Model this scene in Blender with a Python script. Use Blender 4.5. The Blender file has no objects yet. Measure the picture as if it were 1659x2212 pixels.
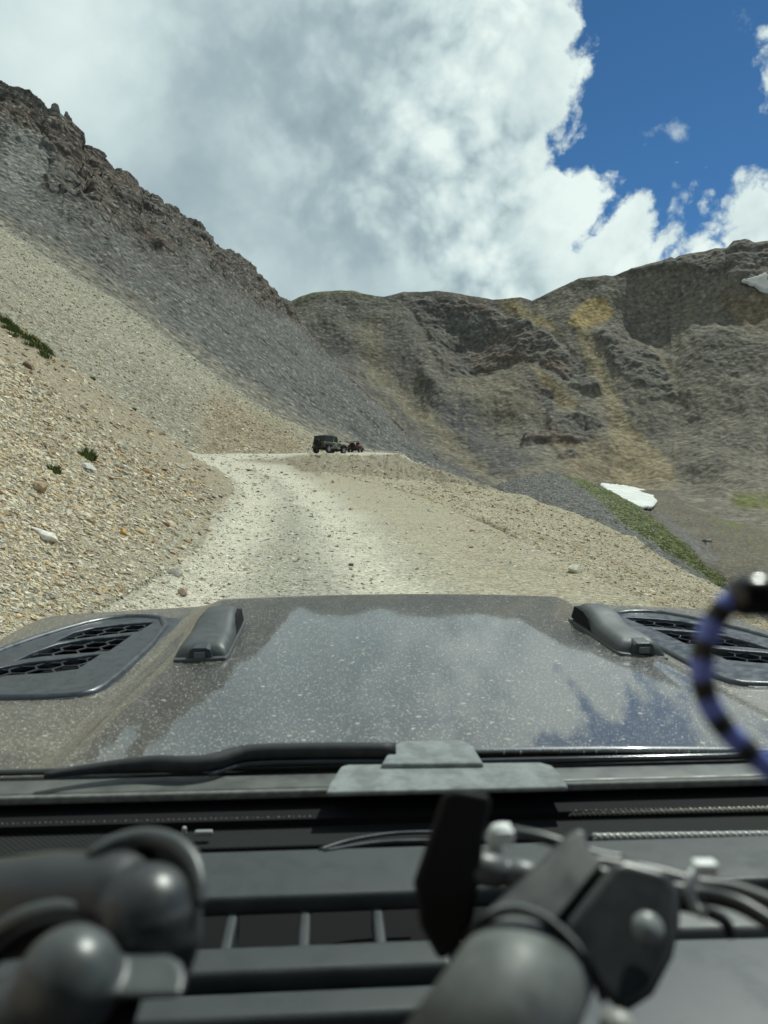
import bpy, bmesh, math, random
import numpy as np
from mathutils import Vector, Matrix, Euler

rnd = random.Random(7)
rng = np.random.default_rng(7)
S = bpy.context.scene
COL = S.collection

# ------------------------------------------------------------------ camera
EYE = 1.60                      # camera height above the track under the car
FPX = 1662.0                    # focal length in picture units (picture 1659 x 2212)
CX, CY = 829.5, 1106.0
cam = bpy.data.cameras.new('camera')
cam.sensor_fit = 'VERTICAL'
cam.sensor_height = 36.0
cam.lens = 36.0 * FPX / 2212.0
cam.clip_start = 0.02
cam.clip_end = 9000
cam.dof.use_dof = True
cam.dof.focus_distance = 4.5
cam.dof.aperture_fstop = 7.2
camo = bpy.data.objects.new('camera', cam)
COL.objects.link(camo)
camo.location = (0, 0, EYE)
camo.rotation_euler = (math.radians(90), 0, 0)
S.camera = camo

# ------------------------------------------------------------------ light
SUN_EL, SUN_AZ = math.radians(56), math.radians(40)     # azimuth clockwise from the view direction
sun_dir = Vector((math.cos(SUN_EL) * math.sin(SUN_AZ), math.cos(SUN_EL) * math.cos(SUN_AZ), math.sin(SUN_EL)))
sl = bpy.data.lights.new('sun', 'SUN')
sl.energy = 4.2
sl.angle = math.radians(0.5)
sl.color = (1.0, 0.98, 0.92)
so = bpy.data.objects.new('sun', sl)
COL.objects.link(so)
so.rotation_euler = sun_dir.to_track_quat('Z', 'Y').to_euler()

S.view_settings.view_transform = 'Standard'
S.view_settings.look = 'None'
S.view_settings.exposure = 0.0
S.view_settings.gamma = 1.0
S.view_settings.use_curve_mapping = False
S.cycles.max_bounces = 6
S.cycles.transparent_max_bounces = 12
S.cycles.use_denoising = True


def ray(x, y):
    return Vector(((x - CX) / FPX, 1.0, (CY - y) / FPX))


def at(x, y, Y):
    """picture point at forward distance Y"""
    r = ray(x, y) * Y
    return Vector((r.x, r.y, r.z + EYE))


# ------------------------------------------------------------------ sky with clouds
W = bpy.data.worlds.new('World')
S.world = W
W.use_nodes = True
wt = W.node_tree
wt.nodes.clear()


class NT:
    """small helper for node trees"""
    def __init__(self, tree):
        self.t = tree

    def n(self, typ, **kw):
        nd = self.t.nodes.new(typ)
        for k, v in kw.items():
            setattr(nd, k, v)
        return nd

    def link(self, a, b):
        self.t.links.new(a, b)

    def val(self, sock, v):
        if hasattr(v, 'is_output'):
            self.link(v, sock)
        else:
            sock.default_value = v

    def math(self, op, a, b=0.0, c=0.0, clamp=False):
        m = self.n('ShaderNodeMath', operation=op, use_clamp=clamp)
        self.val(m.inputs[0], a)
        self.val(m.inputs[1], b)
        self.val(m.inputs[2], c)
        return m.outputs[0]

    def vmath(self, op, a, b=(0, 0, 0), out=0):
        m = self.n('ShaderNodeVectorMath', operation=op)
        self.val(m.inputs[0], a)
        self.val(m.inputs[1], b)
        return m.outputs[out]

    def noise(self, vec, scale, detail=4.0, rough=0.5, dist=0.0, lac=2.0):
        m = self.n('ShaderNodeTexNoise')
        self.val(m.inputs['Vector'], vec)
        m.inputs['Scale'].default_value = scale
        m.inputs['Detail'].default_value = detail
        m.inputs['Roughness'].default_value = rough
        m.inputs['Lacunarity'].default_value = lac
        m.inputs['Distortion'].default_value = dist
        return m.outputs[0]

    def vor(self, vec, scale, detail=0.0, rough=0.5, feature='F1', rand=1.0, out='Distance'):
        m = self.n('ShaderNodeTexVoronoi', feature=feature)
        self.val(m.inputs['Vector'], vec)
        m.inputs['Scale'].default_value = scale
        if feature in ('F1', 'F2', 'SMOOTH_F1'):
            m.inputs['Detail'].default_value = detail
            m.inputs['Roughness'].default_value = rough
        m.inputs['Randomness'].default_value = rand
        return m.outputs[out]

    def step(self, v, a, b, lo=0.0, hi=1.0, smooth=True):
        m = self.n('ShaderNodeMapRange', interpolation_type='SMOOTHSTEP' if smooth else 'LINEAR')
        m.clamp = True
        self.val(m.inputs[0], v)
        for k, q in zip((1, 2, 3, 4), (a, b, lo, hi)):
            m.inputs[k].default_value = q
        return m.outputs[0]

    def mix(self, f, a, b, mode='MIX'):
        m = self.n('ShaderNodeMix', data_type='RGBA', blend_type=mode)
        self.val(m.inputs[0], f)
        self.val(m.inputs[6], a if hasattr(a, 'is_output') else tuple(a) + ((1.0,) if len(a) == 3 else ()))
        self.val(m.inputs[7], b if hasattr(b, 'is_output') else tuple(b) + ((1.0,) if len(b) == 3 else ()))
        return m.outputs[2]

    def ramp(self, f, stops):
        m = self.n('ShaderNodeValToRGB')
        self.val(m.inputs[0], f)
        e = m.color_ramp.elements
        while len(e) < len(stops):
            e.new(0.5)
        for el, (p, c) in zip(e, stops):
            el.position = p
            el.color = tuple(c) + (1.0,)
        return m.outputs[0]

    def bump(self, h, strength, dist, normal=None):
        m = self.n('ShaderNodeBump')
        m.inputs['Strength'].default_value = strength
        m.inputs['Distance'].default_value = dist
        self.val(m.inputs['Height'], h)
        if normal is not None:
            self.val(m.inputs['Normal'], normal)
        return m.outputs[0]


w = NT(wt)
tc = w.n('ShaderNodeTexCoord')
D = tc.outputs['Generated']
sky = w.n('ShaderNodeTexSky', sky_type='NISHITA')
sky.sun_disc = False
sky.sun_elevation = SUN_EL
sky.sun_rotation = SUN_AZ
sky.altitude = 3600
sky.air_density = 0.9
sky.dust_density = 0.3
sky.ozone_density = 2.0

# low warp so that cloud edges are never smooth arcs
wn = w.n('ShaderNodeTexNoise')
w.link(D, wn.inputs['Vector'])
wn.inputs['Scale'].default_value = 7.0
wn.inputs['Detail'].default_value = 5.0
wn.inputs['Roughness'].default_value = 0.55
warp = w.vmath('SCALE', w.vmath('SUBTRACT', wn.outputs['Color'], (0.5, 0.5, 0.5)))
warp.node.inputs['Scale'].default_value = 0.085
DW = w.vmath('ADD', D, warp)


def blobs(vec, lst):
    out = None
    for c, r in lst:
        d = w.vmath('DISTANCE', vec, tuple(c), out=1)
        v = w.math('SUBTRACT', r, d)
        if out is None:
            out = v
        else:
            m = w.n('ShaderNodeMath', operation='SMOOTH_MAX')
            w.link(out, m.inputs[0])
            w.link(v, m.inputs[1])
            m.inputs[2].default_value = 0.025
            out = m.outputs[0]
    return out


def sk(x, y, r):
    d = ray(x, y)
    return (d.normalized(), r / FPX / d.length)


mass = [sk(*a) for a in (
    (250, 150, 760), (640, 330, 585), (960, 60, 320), (1060, 150, 225), (1090, 265, 190), (900, 640, 430),
    (1120, 560, 240), (1290, 420, 108), (1200, 470, 160), (1350, 480, 125), (1430, 535, 125), (1490, 570, 150), (1545, 610, 140), (1300, 640, 220),
    (1640, 440, 150), (1700, 470, 165), (1580, 450, 98), (1745, 50, 150), (1705, 130, 85), (900, -300, 420))]
mass += [(Vector((-1, .15, .55)).normalized(), .75), (Vector((-.3, -1, .5)).normalized(), .8), (Vector((-.35, .35, 1)).normalized(), .45),
         (Vector((1, .25, .16)).normalized(), .30), (Vector((.8, -.8, .3)).normalized(), .5)]
sdf = blobs(DW, mass)
fb = w.noise(D, 9.0, 9.0, 0.58)
bil = w.vor(DW, 16.0, 4.0, 0.55, feature='F1')
dens = w.math('ADD', sdf, w.math('MULTIPLY', w.math('SUBTRACT', fb, 0.5), 0.11))
dens = w.math('ADD', dens, w.math('MULTIPLY', w.math('SUBTRACT', 0.55, bil), 0.045))
alpha = w.step(dens, 0.0, 0.022)
wisp = blobs(DW, [sk(1438, 305, 20), sk(1390, 318, 8), sk(1585, 22, 16)])
wisp_a = w.math('MULTIPLY', w.step(w.math('ADD', wisp, w.math('MULTIPLY', w.math('SUBTRACT', w.noise(D, 30, 6, .6), .52), .07)), -0.004, 0.02), 0.55)
alpha = w.math('MAXIMUM', alpha, wisp_a)

# brightness of the cloud: billowing relief lit from the upper right, bright rims, broad light and dark patches
warp2 = w.vmath('SCALE', warp)
warp2.node.inputs['Scale'].default_value = 0.45
DP = w.vmath('ADD', D, warp2)
sx_ = w.n('ShaderNodeSeparateXYZ')
w.link(D, sx_.inputs[0])
crisp = w.math('MULTIPLY', w.step(w.noise(D, 3.2, 2.0, .5), .36, .58, 0.35, 1.0), w.step(sx_.outputs[0], -.22, .10, .4, 1.0))


def relief(off, damp):
    p_ = w.vmath('ADD', DP, off) if off else DP
    n_ = w.noise(p_, 5.0, 7.0, .54)
    v_ = w.vor(p_, 5.6, 4.0, .58)
    return w.math('SUBTRACT', w.math('MULTIPLY', n_, 1.5), w.math('MULTIPLY', w.math('POWER', v_, 1.4), damp))


damp = w.math('MULTIPLY', crisp, 0.55)
h0, hx, hz = relief(None, damp), relief((0.020, 0, 0), damp), relief((0, 0, 0.024), damp)
rel = w.math('ADD', w.math('MULTIPLY', w.math('SUBTRACT', h0, hx), w.math('MULTIPLY', crisp, .62)), w.math('MULTIPLY', w.math('SUBTRACT', h0, hz), w.math('MULTIPLY', crisp, .85)))
rel2 = w.math('MULTIPLY', w.math('SUBTRACT', h0, 0.40), 0.22)
big = w.math('MULTIPLY', w.math('SUBTRACT', w.noise(DW, 2.6, 3.0, 0.5), 0.5), 0.7)
rim = w.step(dens, 0.0, 0.17, 0.46, 0.0)
bright = blobs(DW, [sk(575, 345, 70), sk(630, 385, 45), sk(880, 300, 60), sk(960, 290, 55), sk(905, 390, 40), sk(150, 80, 210), sk(820, 590, 90), sk(1010, 520, 150), sk(1150, 520, 120)])
bright = w.step(bright, -0.09, 0.09, 0.0, 0.30)
dark = blobs(DW, [sk(420, 420, 170), sk(560, 150, 90), sk(1080, 300, 90), sk(700, 560, 120), sk(830, 120, 130), sk(330, 560, 150)])
dark = w.step(dark, -0.12, 0.10, 0.0, 0.16)
lum = w.math('ADD', 0.39, rel)
for q in (rel2, big, rim, bright):
    lum = w.math('ADD', lum, q)
lum = w.math('SUBTRACT', lum, dark, clamp=True)
ccol = w.ramp(lum, [(0.0, (0.29, 0.36, 0.42)), (0.3, (0.41, 0.49, 0.55)), (0.6, (0.63, 0.71, 0.75)), (1.0, (0.90, 0.95, 0.95))])
bs = w.n('ShaderNodeBackground')
skc = w.mix(1.0, sky.outputs[0], (0.48, 0.80, 0.98), 'MULTIPLY')
w.link(skc, bs.inputs[0])
bs.inputs[1].default_value = 0.10
bc = w.n('ShaderNodeBackground')
w.link(ccol, bc.inputs[0])
bc.inputs[1].default_value = 1.0
mx = w.n('ShaderNodeMixShader')
w.link(alpha, mx.inputs[0])
w.link(bs.outputs[0], mx.inputs[1])
w.link(bc.outputs[0], mx.inputs[2])
wo = w.n('ShaderNodeOutputWorld')
w.link(mx.outputs[0], wo.inputs[0])


# ------------------------------------------------------------------ helpers
def mat(name):
    m = bpy.data.materials.new(name)
    m.use_nodes = True
    t = NT(m.node_tree)
    return m, t, m.node_tree.nodes['Principled BSDF']


def plain(name, col, rough=0.5, metal=0.0, spec=0.5, bump=None, vary=0.0, vscale=20.0, coat=0.0):
    m, t, b = mat(name)
    b.inputs['Roughness'].default_value = rough
    b.inputs['Metallic'].default_value = metal
    b.inputs['Specular IOR Level'].default_value = spec
    b.inputs['Coat Weight'].default_value = coat
    co = t.n('ShaderNodeTexCoord').outputs['Object']
    if vary:
        f = t.noise(co, vscale, 5.0, 0.6)
        t.link(t.mix(t.step(f, 0.3, 0.7), [c * (1 - vary) for c in col], [min(1, c * (1 + vary)) for c in col]), b.inputs['Base Color'])
        t.link(t.step(f, 0.3, 0.7, max(0.02, rough - 0.1), min(1, rough + 0.1)), b.inputs['Roughness'])
    else:
        b.inputs['Base Color'].default_value = tuple(col) + (1,)
    if bump:
        t.link(t.bump(t.noise(co, bump[0], 4.0, 0.6), bump[1], bump[2]), b.inputs['Normal'])
    return m


def tag(o, label=None, cat=None, group=None, kind=None):
    if label:
        o['label'] = label
    if cat:
        o['category'] = cat
    if group:
        o['group'] = group
    if kind:
        o['kind'] = kind
    return o


def empty(name, loc=(0, 0, 0), rot=None):
    o = bpy.data.objects.new(name, None)
    o.empty_display_size = 0.1
    COL.objects.link(o)
    if isinstance(loc, Matrix):
        o.matrix_world = loc
    else:
        o.location = loc
        if rot is not None:
            o.rotation_euler = rot
    return o


def link_mesh(name, me, material, parent=None, smooth=False):
    o = bpy.data.objects.new(name, me)
    for m in (material if isinstance(material, (list, tuple)) else [material]):
        me.materials.append(m)
    COL.objects.link(o)
    if parent is not None:
        o.parent = parent
    if smooth:
        me.polygons.foreach_set('use_smooth', np.ones(len(me.polygons), bool))
    return o


def obj(name, bm, material, parent=None, smooth=False, bevel=0.0, subdiv=0, segs=2):
    me = bpy.data.meshes.new(name)
    bmesh.ops.recalc_face_normals(bm, faces=bm.faces[:])
    bm.to_mesh(me)
    bm.free()
    o = link_mesh(name, me, material, parent, smooth)
    if bevel:
        md = o.modifiers.new('bevel', 'BEVEL')
        md.width = bevel
        md.segments = segs
        md.limit_method = 'ANGLE'
        md.angle_limit = math.radians(35)
        me.polygons.foreach_set('use_smooth', np.ones(len(me.polygons), bool))
        wn_ = o.modifiers.new('wn', 'WEIGHTED_NORMAL')
        wn_.keep_sharp = True
    if subdiv:
        md = o.modifiers.new('sub', 'SUBSURF')
        md.levels = md.render_levels = subdiv
    return o


def grid_mesh(name, V, F, cols=None, smooth=True):
    me = bpy.data.meshes.new(name)
    nv, nf = len(V), len(F)
    me.vertices.add(nv)
    me.vertices.foreach_set('co', V.astype(np.float32).ravel())
    k = F.shape[1]
    me.loops.add(nf * k)
    me.loops.foreach_set('vertex_index', F.astype(np.int32).ravel())
    me.polygons.add(nf)
    me.polygons.foreach_set('loop_start', np.arange(0, nf * k, k, dtype=np.int32))
    me.polygons.foreach_set('use_smooth', np.full(nf, smooth))
    me.update(calc_edges=True)
    if cols is not None:
        a = me.color_attributes.new('Col', 'FLOAT_COLOR', 'POINT')
        c4 = np.ones((nv, 4), np.float32)
        c4[:, :3] = cols
        a.data.foreach_set('color', c4.ravel())
    return me


def add_box(bm, c, s, M=None):
    r = bmesh.ops.create_cube(bm, size=1.0)
    bmesh.ops.scale(bm, vec=s, verts=r['verts'])
    bmesh.ops.translate(bm, vec=c, verts=r['verts'])
    if M is not None:
        bmesh.ops.transform(bm, matrix=M, verts=r['verts'])
    return r['verts']


def add_prism(bm, pts, lo, hi):
    """pts: list of 3-tuples maker(f) -> builds a solid between the loops lo(p), hi(p)"""
    a = [bm.verts.new(lo(p)) for p in pts]
    b = [bm.verts.new(hi(p)) for p in pts]
    n = len(pts)
    bm.faces.new(a[::-1])
    bm.faces.new(b)
    for i in range(n):
        j = (i + 1) % n
        bm.faces.new((a[i], a[j], b[j], b[i]))


def add_tube(bm, pts, rad, seg=10, cap=True):
    pts = [Vector(p) for p in pts]
    n = len(pts)
    rads = rad if isinstance(rad, (list, tuple)) else [rad] * n
    rings = []
    up = None
    for i, p in enumerate(pts):
        t = (pts[min(i + 1, n - 1)] - pts[max(i - 1, 0)]).normalized()
        if up is None:
            up = t.orthogonal().normalized()
        up = (up - t * up.dot(t)).normalized()
        s = t.cross(up)
        rings.append([bm.verts.new(p + (up * math.cos(2 * math.pi * k / seg) + s * math.sin(2 * math.pi * k / seg)) * rads[i]) for k in range(seg)])
    for a, b in zip(rings, rings[1:]):
        for k in range(seg):
            bm.faces.new((a[k], a[(k + 1) % seg], b[(k + 1) % seg], b[k]))
    if cap:
        bm.faces.new(rings[0][::-1])
        bm.faces.new(rings[-1])


def spline(pts, n=8):
    """Catmull-Rom through pts"""
    P = [Vector(p) for p in pts]
    P = [P[0] * 2 - P[1]] + P + [P[-1] * 2 - P[-2]]
    out = []
    for i in range(1, len(P) - 2):
        a, b, c, d = P[i - 1:i + 3]
        for k in range(n):
            t = k / n
            out.append(0.5 * ((2 * b) + (c - a) * t + (2 * a - 5 * b + 4 * c - d) * t * t + (3 * b - a - 3 * c + d) * t ** 3))
    out.append(P[-2])
    return out


def add_lathe(bm, prof, M, seg=24):
    """prof: (radius, height) pairs turned about local Z, placed by matrix M"""
    rings = []
    for r, z in prof:
        rings.append([bm.verts.new(M @ Vector((r * math.cos(2 * math.pi * k / seg), r * math.sin(2 * math.pi * k / seg), z))) for k in range(seg)])
    for a, b in zip(rings, rings[1:]):
        for k in range(seg):
            bm.faces.new((a[k], a[(k + 1) % seg], b[(k + 1) % seg], b[k]))
    if prof[0][0] > 1e-6:
        bm.faces.new(rings[0][::-1])
    if prof[-1][0] > 1e-6:
        bm.faces.new(rings[-1])


# numpy gradient noise
_perm = rng.permutation(4096)
_g = rng.normal(size=(4096, 3)).astype(np.float32)
_g /= np.linalg.norm(_g, axis=1)[:, None]


def perlin(P):
    P = np.asarray(P, np.float32)
    i = np.floor(P).astype(np.int64)
    f = (P - i).astype(np.float32)
    u = f * f * f * (f * (f * 6 - 15) + 10)
    out = np.zeros(len(P), np.float32)
    for dx in (0, 1):
        wx = u[:, 0] if dx else 1 - u[:, 0]
        hx = _perm[(i[:, 0] + dx) & 4095]
        for dy in (0, 1):
            wy = wx * (u[:, 1] if dy else 1 - u[:, 1])
            hy = _perm[(hx + i[:, 1] + dy) & 4095]
            for dz in (0, 1):
                h = _perm[(hy + i[:, 2] + dz) & 4095]
                g = _g[h]
                wz = wy * (u[:, 2] if dz else 1 - u[:, 2])
                out += wz * (g[:, 0] * (f[:, 0] - dx) + g[:, 1] * (f[:, 1] - dy) + g[:, 2] * (f[:, 2] - dz))
    return out * 1.5


def fbm(P, scale, octv, rough=0.5, ridged=False):
    P = np.asarray(P, np.float32)
    out = np.zeros(len(P), np.float32)
    a, s, tot = 1.0, scale, 0.0
    for k in range(octv):
        v = perlin(P * s + 17.3 * k)
        out += a * ((1 - 2 * np.abs(v)) if ridged else v)
        tot += a
        a *= rough
        s *= 2.03
    return out / tot


def sstep(a, b, x):
    t = np.clip((x - a) / (b - a), 0, 1)
    return t * t * (3 - 2 * t)
# ------------------------------------------------------------------ terrain
# cross-sections of the track, bank and fill for the first 50 m (world metres, height 0 under the car)
YS = np.array([-400, 0, 5, 9, 12.5, 18, 30, 40, 50, 60.])
ZR = np.array([-29, 0, .367, .66, .92, 1.34, 2.2, 3.1, 4.25, 5.44])
XL_ = np.array([-2.4, -2.4, -2.4, -2.43, -2.8, -3.9, -5.7, -7.9, -11.1, -14.6])
XR_ = np.array([2.8, 2.8, 2.8, 2.8, 2.6, 2.2, 1.3, -.7, -3.9, -6.8])
SY = np.array([-400, 0, 8, 11, 14.2, 20, 26, 34, 42, 50, 56.])
SX = np.array([5, 5, 5.1, 5.5, 6.15, 7.5, 9.0, 10.2, 10.6, 9.3, 7.8])
SZ = np.array([-30, -.75, -.15, .1, .2, .22, .30, .80, 1.5, 2.7, 3.5])


def section(X, Y):
    zr = np.interp(Y, YS, ZR)
    xl = np.interp(Y, YS, XL_)
    xr = np.interp(Y, YS, XR_)
    xs = np.interp(Y, SY, SX)
    zs = np.interp(Y, SY, SZ)
    z = zr.copy() if hasattr(zr, 'copy') else np.array(zr)
    k = .5
    d = xl - X
    z = z + .65 * k * np.logaddexp(0, d / k)
    fr = np.clip((X - xr) / (xs - xr), 0, 1)
    z = np.where(X > xr, zr + (zs - zr) * fr * (0.6 + 0.4 * fr), z)
    z = np.where(X > xs, np.maximum(zs - .75 * (X - xs), -26 + 0 * X), z)
    return z


# landmark lines of the land beyond, nearest first: (picture x, picture y, forward distance in metres)
A_RIDGE = [(0, 187), (37, 190), (62, 202), (80, 220), (92, 227), (106, 254), (111, 226), (118, 222), (126, 226), (132, 250), (136, 274), (141, 240), (147, 242), (152, 280),
           (164, 297), (170, 317), (200, 335), (207, 345), (222, 347), (230, 372), (262, 377), (280, 397), (290, 415), (320, 430), (332, 430), (345, 445), (372, 460),
           (395, 477), (422, 490), (435, 505), (450, 530), (480, 545), (520, 562), (540, 582), (560, 600), (580, 622), (600, 647), (615, 655)]
E_RIDGE = [(620, 655), (650, 640), (680, 632), (730, 628), (760, 628), (790, 636), (829, 642), (870, 632), (900, 630), (944, 628), (994, 635), (1064, 647), (1089, 645), (1124, 641), (1149, 648),
           (1180, 635), (1250, 602), (1309, 595), (1324, 596), (1350, 585), (1387, 575), (1430, 562), (1450, 555), (1457, 560), (1467, 552), (1524, 542), (1545, 535), (1569, 535),
           (1584, 520), (1609, 516), (1630, 525), (1659, 522)]
LINES = [
    ('toe', 34, [(-2100, -690, 57), (-800, 185, 55), (0, 688, 56), (100, 762, 55), (200, 822, 54), (290, 890, 53), (400, 970, 52), (430, 992, 55), (520, 1002, 60), (640, 1006, 60), (700, 1035, 56), (760, 1050, 54),
                 (870, 1062, 54), (1000, 1066, 53), (1100, 1064, 53), (1165, 1092, 52), (1250, 1170, 52), (1400, 1280, 52), (1659, 1475, 52), (3800, 1950, 52)]),
    ('bench', 70, [(-2100, -670, 63), (-800, 200, 62), (0, 702, 63), (200, 838, 61), (400, 982, 59), (430, 987, 62), (520, 987, 69), (620, 985, 74), (660, 982, 78), (700, 981, 80), (780, 983, 83), (860, 981, 86), (900, 999, 78),
                   (960, 1018, 70), (1060, 1050, 58), (1165, 1100, 56), (1250, 1180, 57), (1400, 1280, 57), (1659, 1460, 57), (3800, 1900, 57)]),
    ('bench_back', 16, [(-2100, -690, 70), (-800, 175, 68), (0, 690, 70), (200, 825, 70), (400, 972, 68), (430, 981, 68), (520, 980, 77), (620, 980, 84), (700, 977, 94), (780, 976, 102), (860, 979, 103), (900, 1003, 98),
                        (960, 1030, 85), (1060, 1070, 75), (1165, 1130, 70), (1250, 1190, 65), (1400, 1280, 63), (1659, 1440, 64), (3800, 1850, 64)]),
    ('slope_edge', 190, [(-2100, -720, 200), (-800, 60, 190), (0, 480, 150), (150, 588, 140), (300, 680, 135), (450, 800, 125), (600, 898, 118), (700, 938, 116), (790, 974, 108), (860, 985, 108), (900, 1010, 105),
                         (1060, 1085, 92), (1250, 1200, 75), (1400, 1275, 70), (1659, 1420, 72), (3800, 1800, 72)]),
    ('gully', 8, [(-2100, -700, 212), (-800, 75, 203), (0, 496, 165), (150, 604, 155), (300, 696, 150), (450, 816, 140), (600, 914, 133), (700, 955, 130), (790, 995, 130), (860, 1015, 135), (900, 1040, 140), (1060, 1100, 160),
                  (1080, 1098, 160), (1200, 1120, 130), (1320, 1170, 105), (1400, 1215, 85), (1480, 1262, 76), (1560, 1310, 78), (1659, 1380, 85), (3800, 1500, 90)]),
    ('foot', 110, [(-2100, -735, 225), (-800, 50, 215), (0, 477, 185), (150, 585, 178), (300, 677, 175), (450, 797, 170), (600, 896, 170), (700, 945, 180), (790, 985, 210), (900, 1030, 260), (1055, 1058, 290), (1080, 1044, 262),
                   (1120, 1030, 258), (1160, 1022, 254), (1200, 1020, 250), (1260, 1035, 235), (1320, 1060, 220), (1400, 1110, 180), (1480, 1180, 140), (1560, 1250, 105), (1620, 1290, 100), (1659, 1320, 100), (3800, 1400, 100)]),
    ('mid', 130, [(-2100, -780, 270), (-800, 0, 265), (0, 380, 245), (150, 465, 240), (300, 580, 240), (450, 690, 245), (600, 800, 275), (700, 880, 290), (800, 940, 310), (900, 1002, 320), (1055, 1054, 320), (1080, 1056, 320),
                  (1200, 1064, 320), (1320, 1100, 300), (1400, 1135, 240), (1480, 1205, 180), (1560, 1275, 135), (1659, 1300, 130), (3800, 1380, 130)]),
    ('ridge', 210, [(-2100, -900, 360), (-800, -70, 340), (-300, 130, 330)] + [(x, y, 330 + 170 * (x / 615) ** 1.2) for x, y in A_RIDGE] +
     [(700, 760, 480), (800, 860, 450), (900, 957, 400), (1000, 1022, 370), (1055, 1046, 355), (1080, 1050, 400), (1200, 1062, 420), (1320, 1088, 400), (1400, 1100, 350), (1480, 1150, 290), (1560, 1200, 220), (1659, 1245, 165), (3800, 1320, 165)]),
    ('behind', 14, [(-2100, -880, 430), (-800, -30, 410), (0, 230, 400), (300, 450, 440), (615, 690, 560), (700, 800, 540), (800, 900, 510), (900, 990, 470), (1055, 1060, 450), (1080, 1056, 470), (1200, 1052, 480), (1320, 1058, 470),
                    (1450, 1060, 450), (1480, 1090, 400), (1560, 1120, 360), (1659, 1150, 320), (3800, 1200, 320)]),
    ('wall_foot', 40, [(-2100, -600, 600), (0, 400, 600), (600, 720, 640), (800, 900, 610), (1000, 1028, 560), (1060, 1040, 545), (1200, 1037, 560), (1300, 1033, 560), (1450, 1038, 540), (1560, 1055, 500), (1659, 1070, 480), (3800, 1150, 480)]),
    ('wall_mid', 120, [(-2100, -400, 750), (0, 450, 750), (600, 740, 740), (700, 780, 735), (800, 830, 730), (900, 880, 730), (1000, 890, 720), (1100, 890, 715), (1250, 880, 710), (1450, 865, 690), (1659, 860, 640), (3800, 900, 640)]),
    ('wall_ridge', 200, [(-2100, -300, 950), (0, 500, 900), (500, 665, 880), (600, 662, 880)] + [(x, y, 920 - max(0, x - 1000) * .15) for x, y in E_RIDGE] + [(1800, 535, 800), (2200, 500, 800), (3800, 700, 800)]),
    ('wall_back', 14, [(-2100, -100, 1250), (0, 560, 1200), (600, 720, 1200), (1659, 620, 1100), (3800, 760, 1100)]),
    ('far', 10, [(-2100, 900, 3000), (3800, 1000, 3000)]),
]

U_ = np.concatenate([np.linspace(-1.75, -.54, 66)[:-1], np.linspace(-.54, .54, 730), np.linspace(.54, 1.75, 66)[1:]])
NCOL = len(U_)
Yn = np.concatenate([np.linspace(.6, 4, 14)[:-1], np.geomspace(4, 50, 350)])
rowsY, rowsZ, rowid = [], [], []
for Y in Yn:
    rowsY.append(np.full(NCOL, Y))
    rowsZ.append(section(U_ * Y, np.full(NCOL, Y)))
    rowid.append(0.0)
pY, pZ = rowsY[-1], rowsZ[-1]
for k, (nm, n, pts) in enumerate(LINES):
    q = np.array(pts, float)
    qu = (q[:, 0] - CX) / FPX
    cY = np.maximum(np.interp(U_, qu, q[:, 2]), pY + 1.0)
    cV = (CY - np.interp(U_, qu, q[:, 1])) / FPX
    cZ = EYE + cV * cY
    for i in range(1, n + 1):
        t = i / n
        rowsY.append(pY + (cY - pY) * t)
        rowsZ.append(pZ + (cZ - pZ) * t)
        rowid.append(k + t)          # 0..1 toe, 1..2 bench, 2..3 bench_back, 3..4 slope_edge, 4..5 gully, 5..6 foot, 6..7 mid, 7..8 ridge ...
    pY, pZ = cY, cZ
GY = np.array(rowsY)
GZ = np.array(rowsZ)
GX = U_[None, :] * GY
_r = np.array(rowid)
_i = np.nonzero((_r >= 10) & (_r <= 12))[0]
_f, _m, _e = _i[0], np.nonzero(_r == 11)[0][0], _i[-1]
for G_ in (GY, GZ):            # one smooth hollow profile from the foot of the headwall to its ridge
    f0, m0, e0 = G_[_f].copy(), G_[_m].copy(), G_[_e].copy()
    k0 = 2 * m0 - .5 * (f0 + e0)
    for i_ in _i:
        t_ = .5 * (i_ - _f) / (_m - _f) if i_ <= _m else .5 + .5 * (i_ - _m) / (_e - _m)
        G_[i_] = (1 - t_) ** 2 * f0 + 2 * t_ * (1 - t_) * k0 + t_ * t_ * e0
GX = U_[None, :] * GY
RID = np.array(rowid)[:, None] + 0 * GX
NR = len(RID)
P = np.stack([GX, GY, GZ], -1)
PXx = CX + FPX * U_[None, :] + 0 * GY
PXy = CY - FPX * (GZ - EYE) / GY


def gnormals(P):
    a = np.gradient(P, axis=0)
    b = np.gradient(P, axis=1)
    n = np.cross(b, a)
    return n / (np.linalg.norm(n, axis=-1, keepdims=True) + 1e-9)


def poly_sd(x, y, poly):
    """signed distance in picture units, positive inside"""
    p = np.array(poly, float)
    inside = np.zeros(x.shape, bool)
    best = np.full(x.shape, 1e9)
    for i in range(len(p)):
        x0, y0 = p[i]
        x1, y1 = p[(i + 1) % len(p)]
        dx, dy = x1 - x0, y1 - y0
        t = np.clip(((x - x0) * dx + (y - y0) * dy) / (dx * dx + dy * dy + 1e-9), 0, 1)
        best = np.minimum(best, np.hypot(x - x0 - t * dx, y - y0 - t * dy))
        c = ((y0 > y) != (y1 > y)) & (x < (x1 - x0) * (y - y0) / (y1 - y0 + 1e-12) + x0)
        inside ^= c
    return np.where(inside, best, -best)


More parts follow.
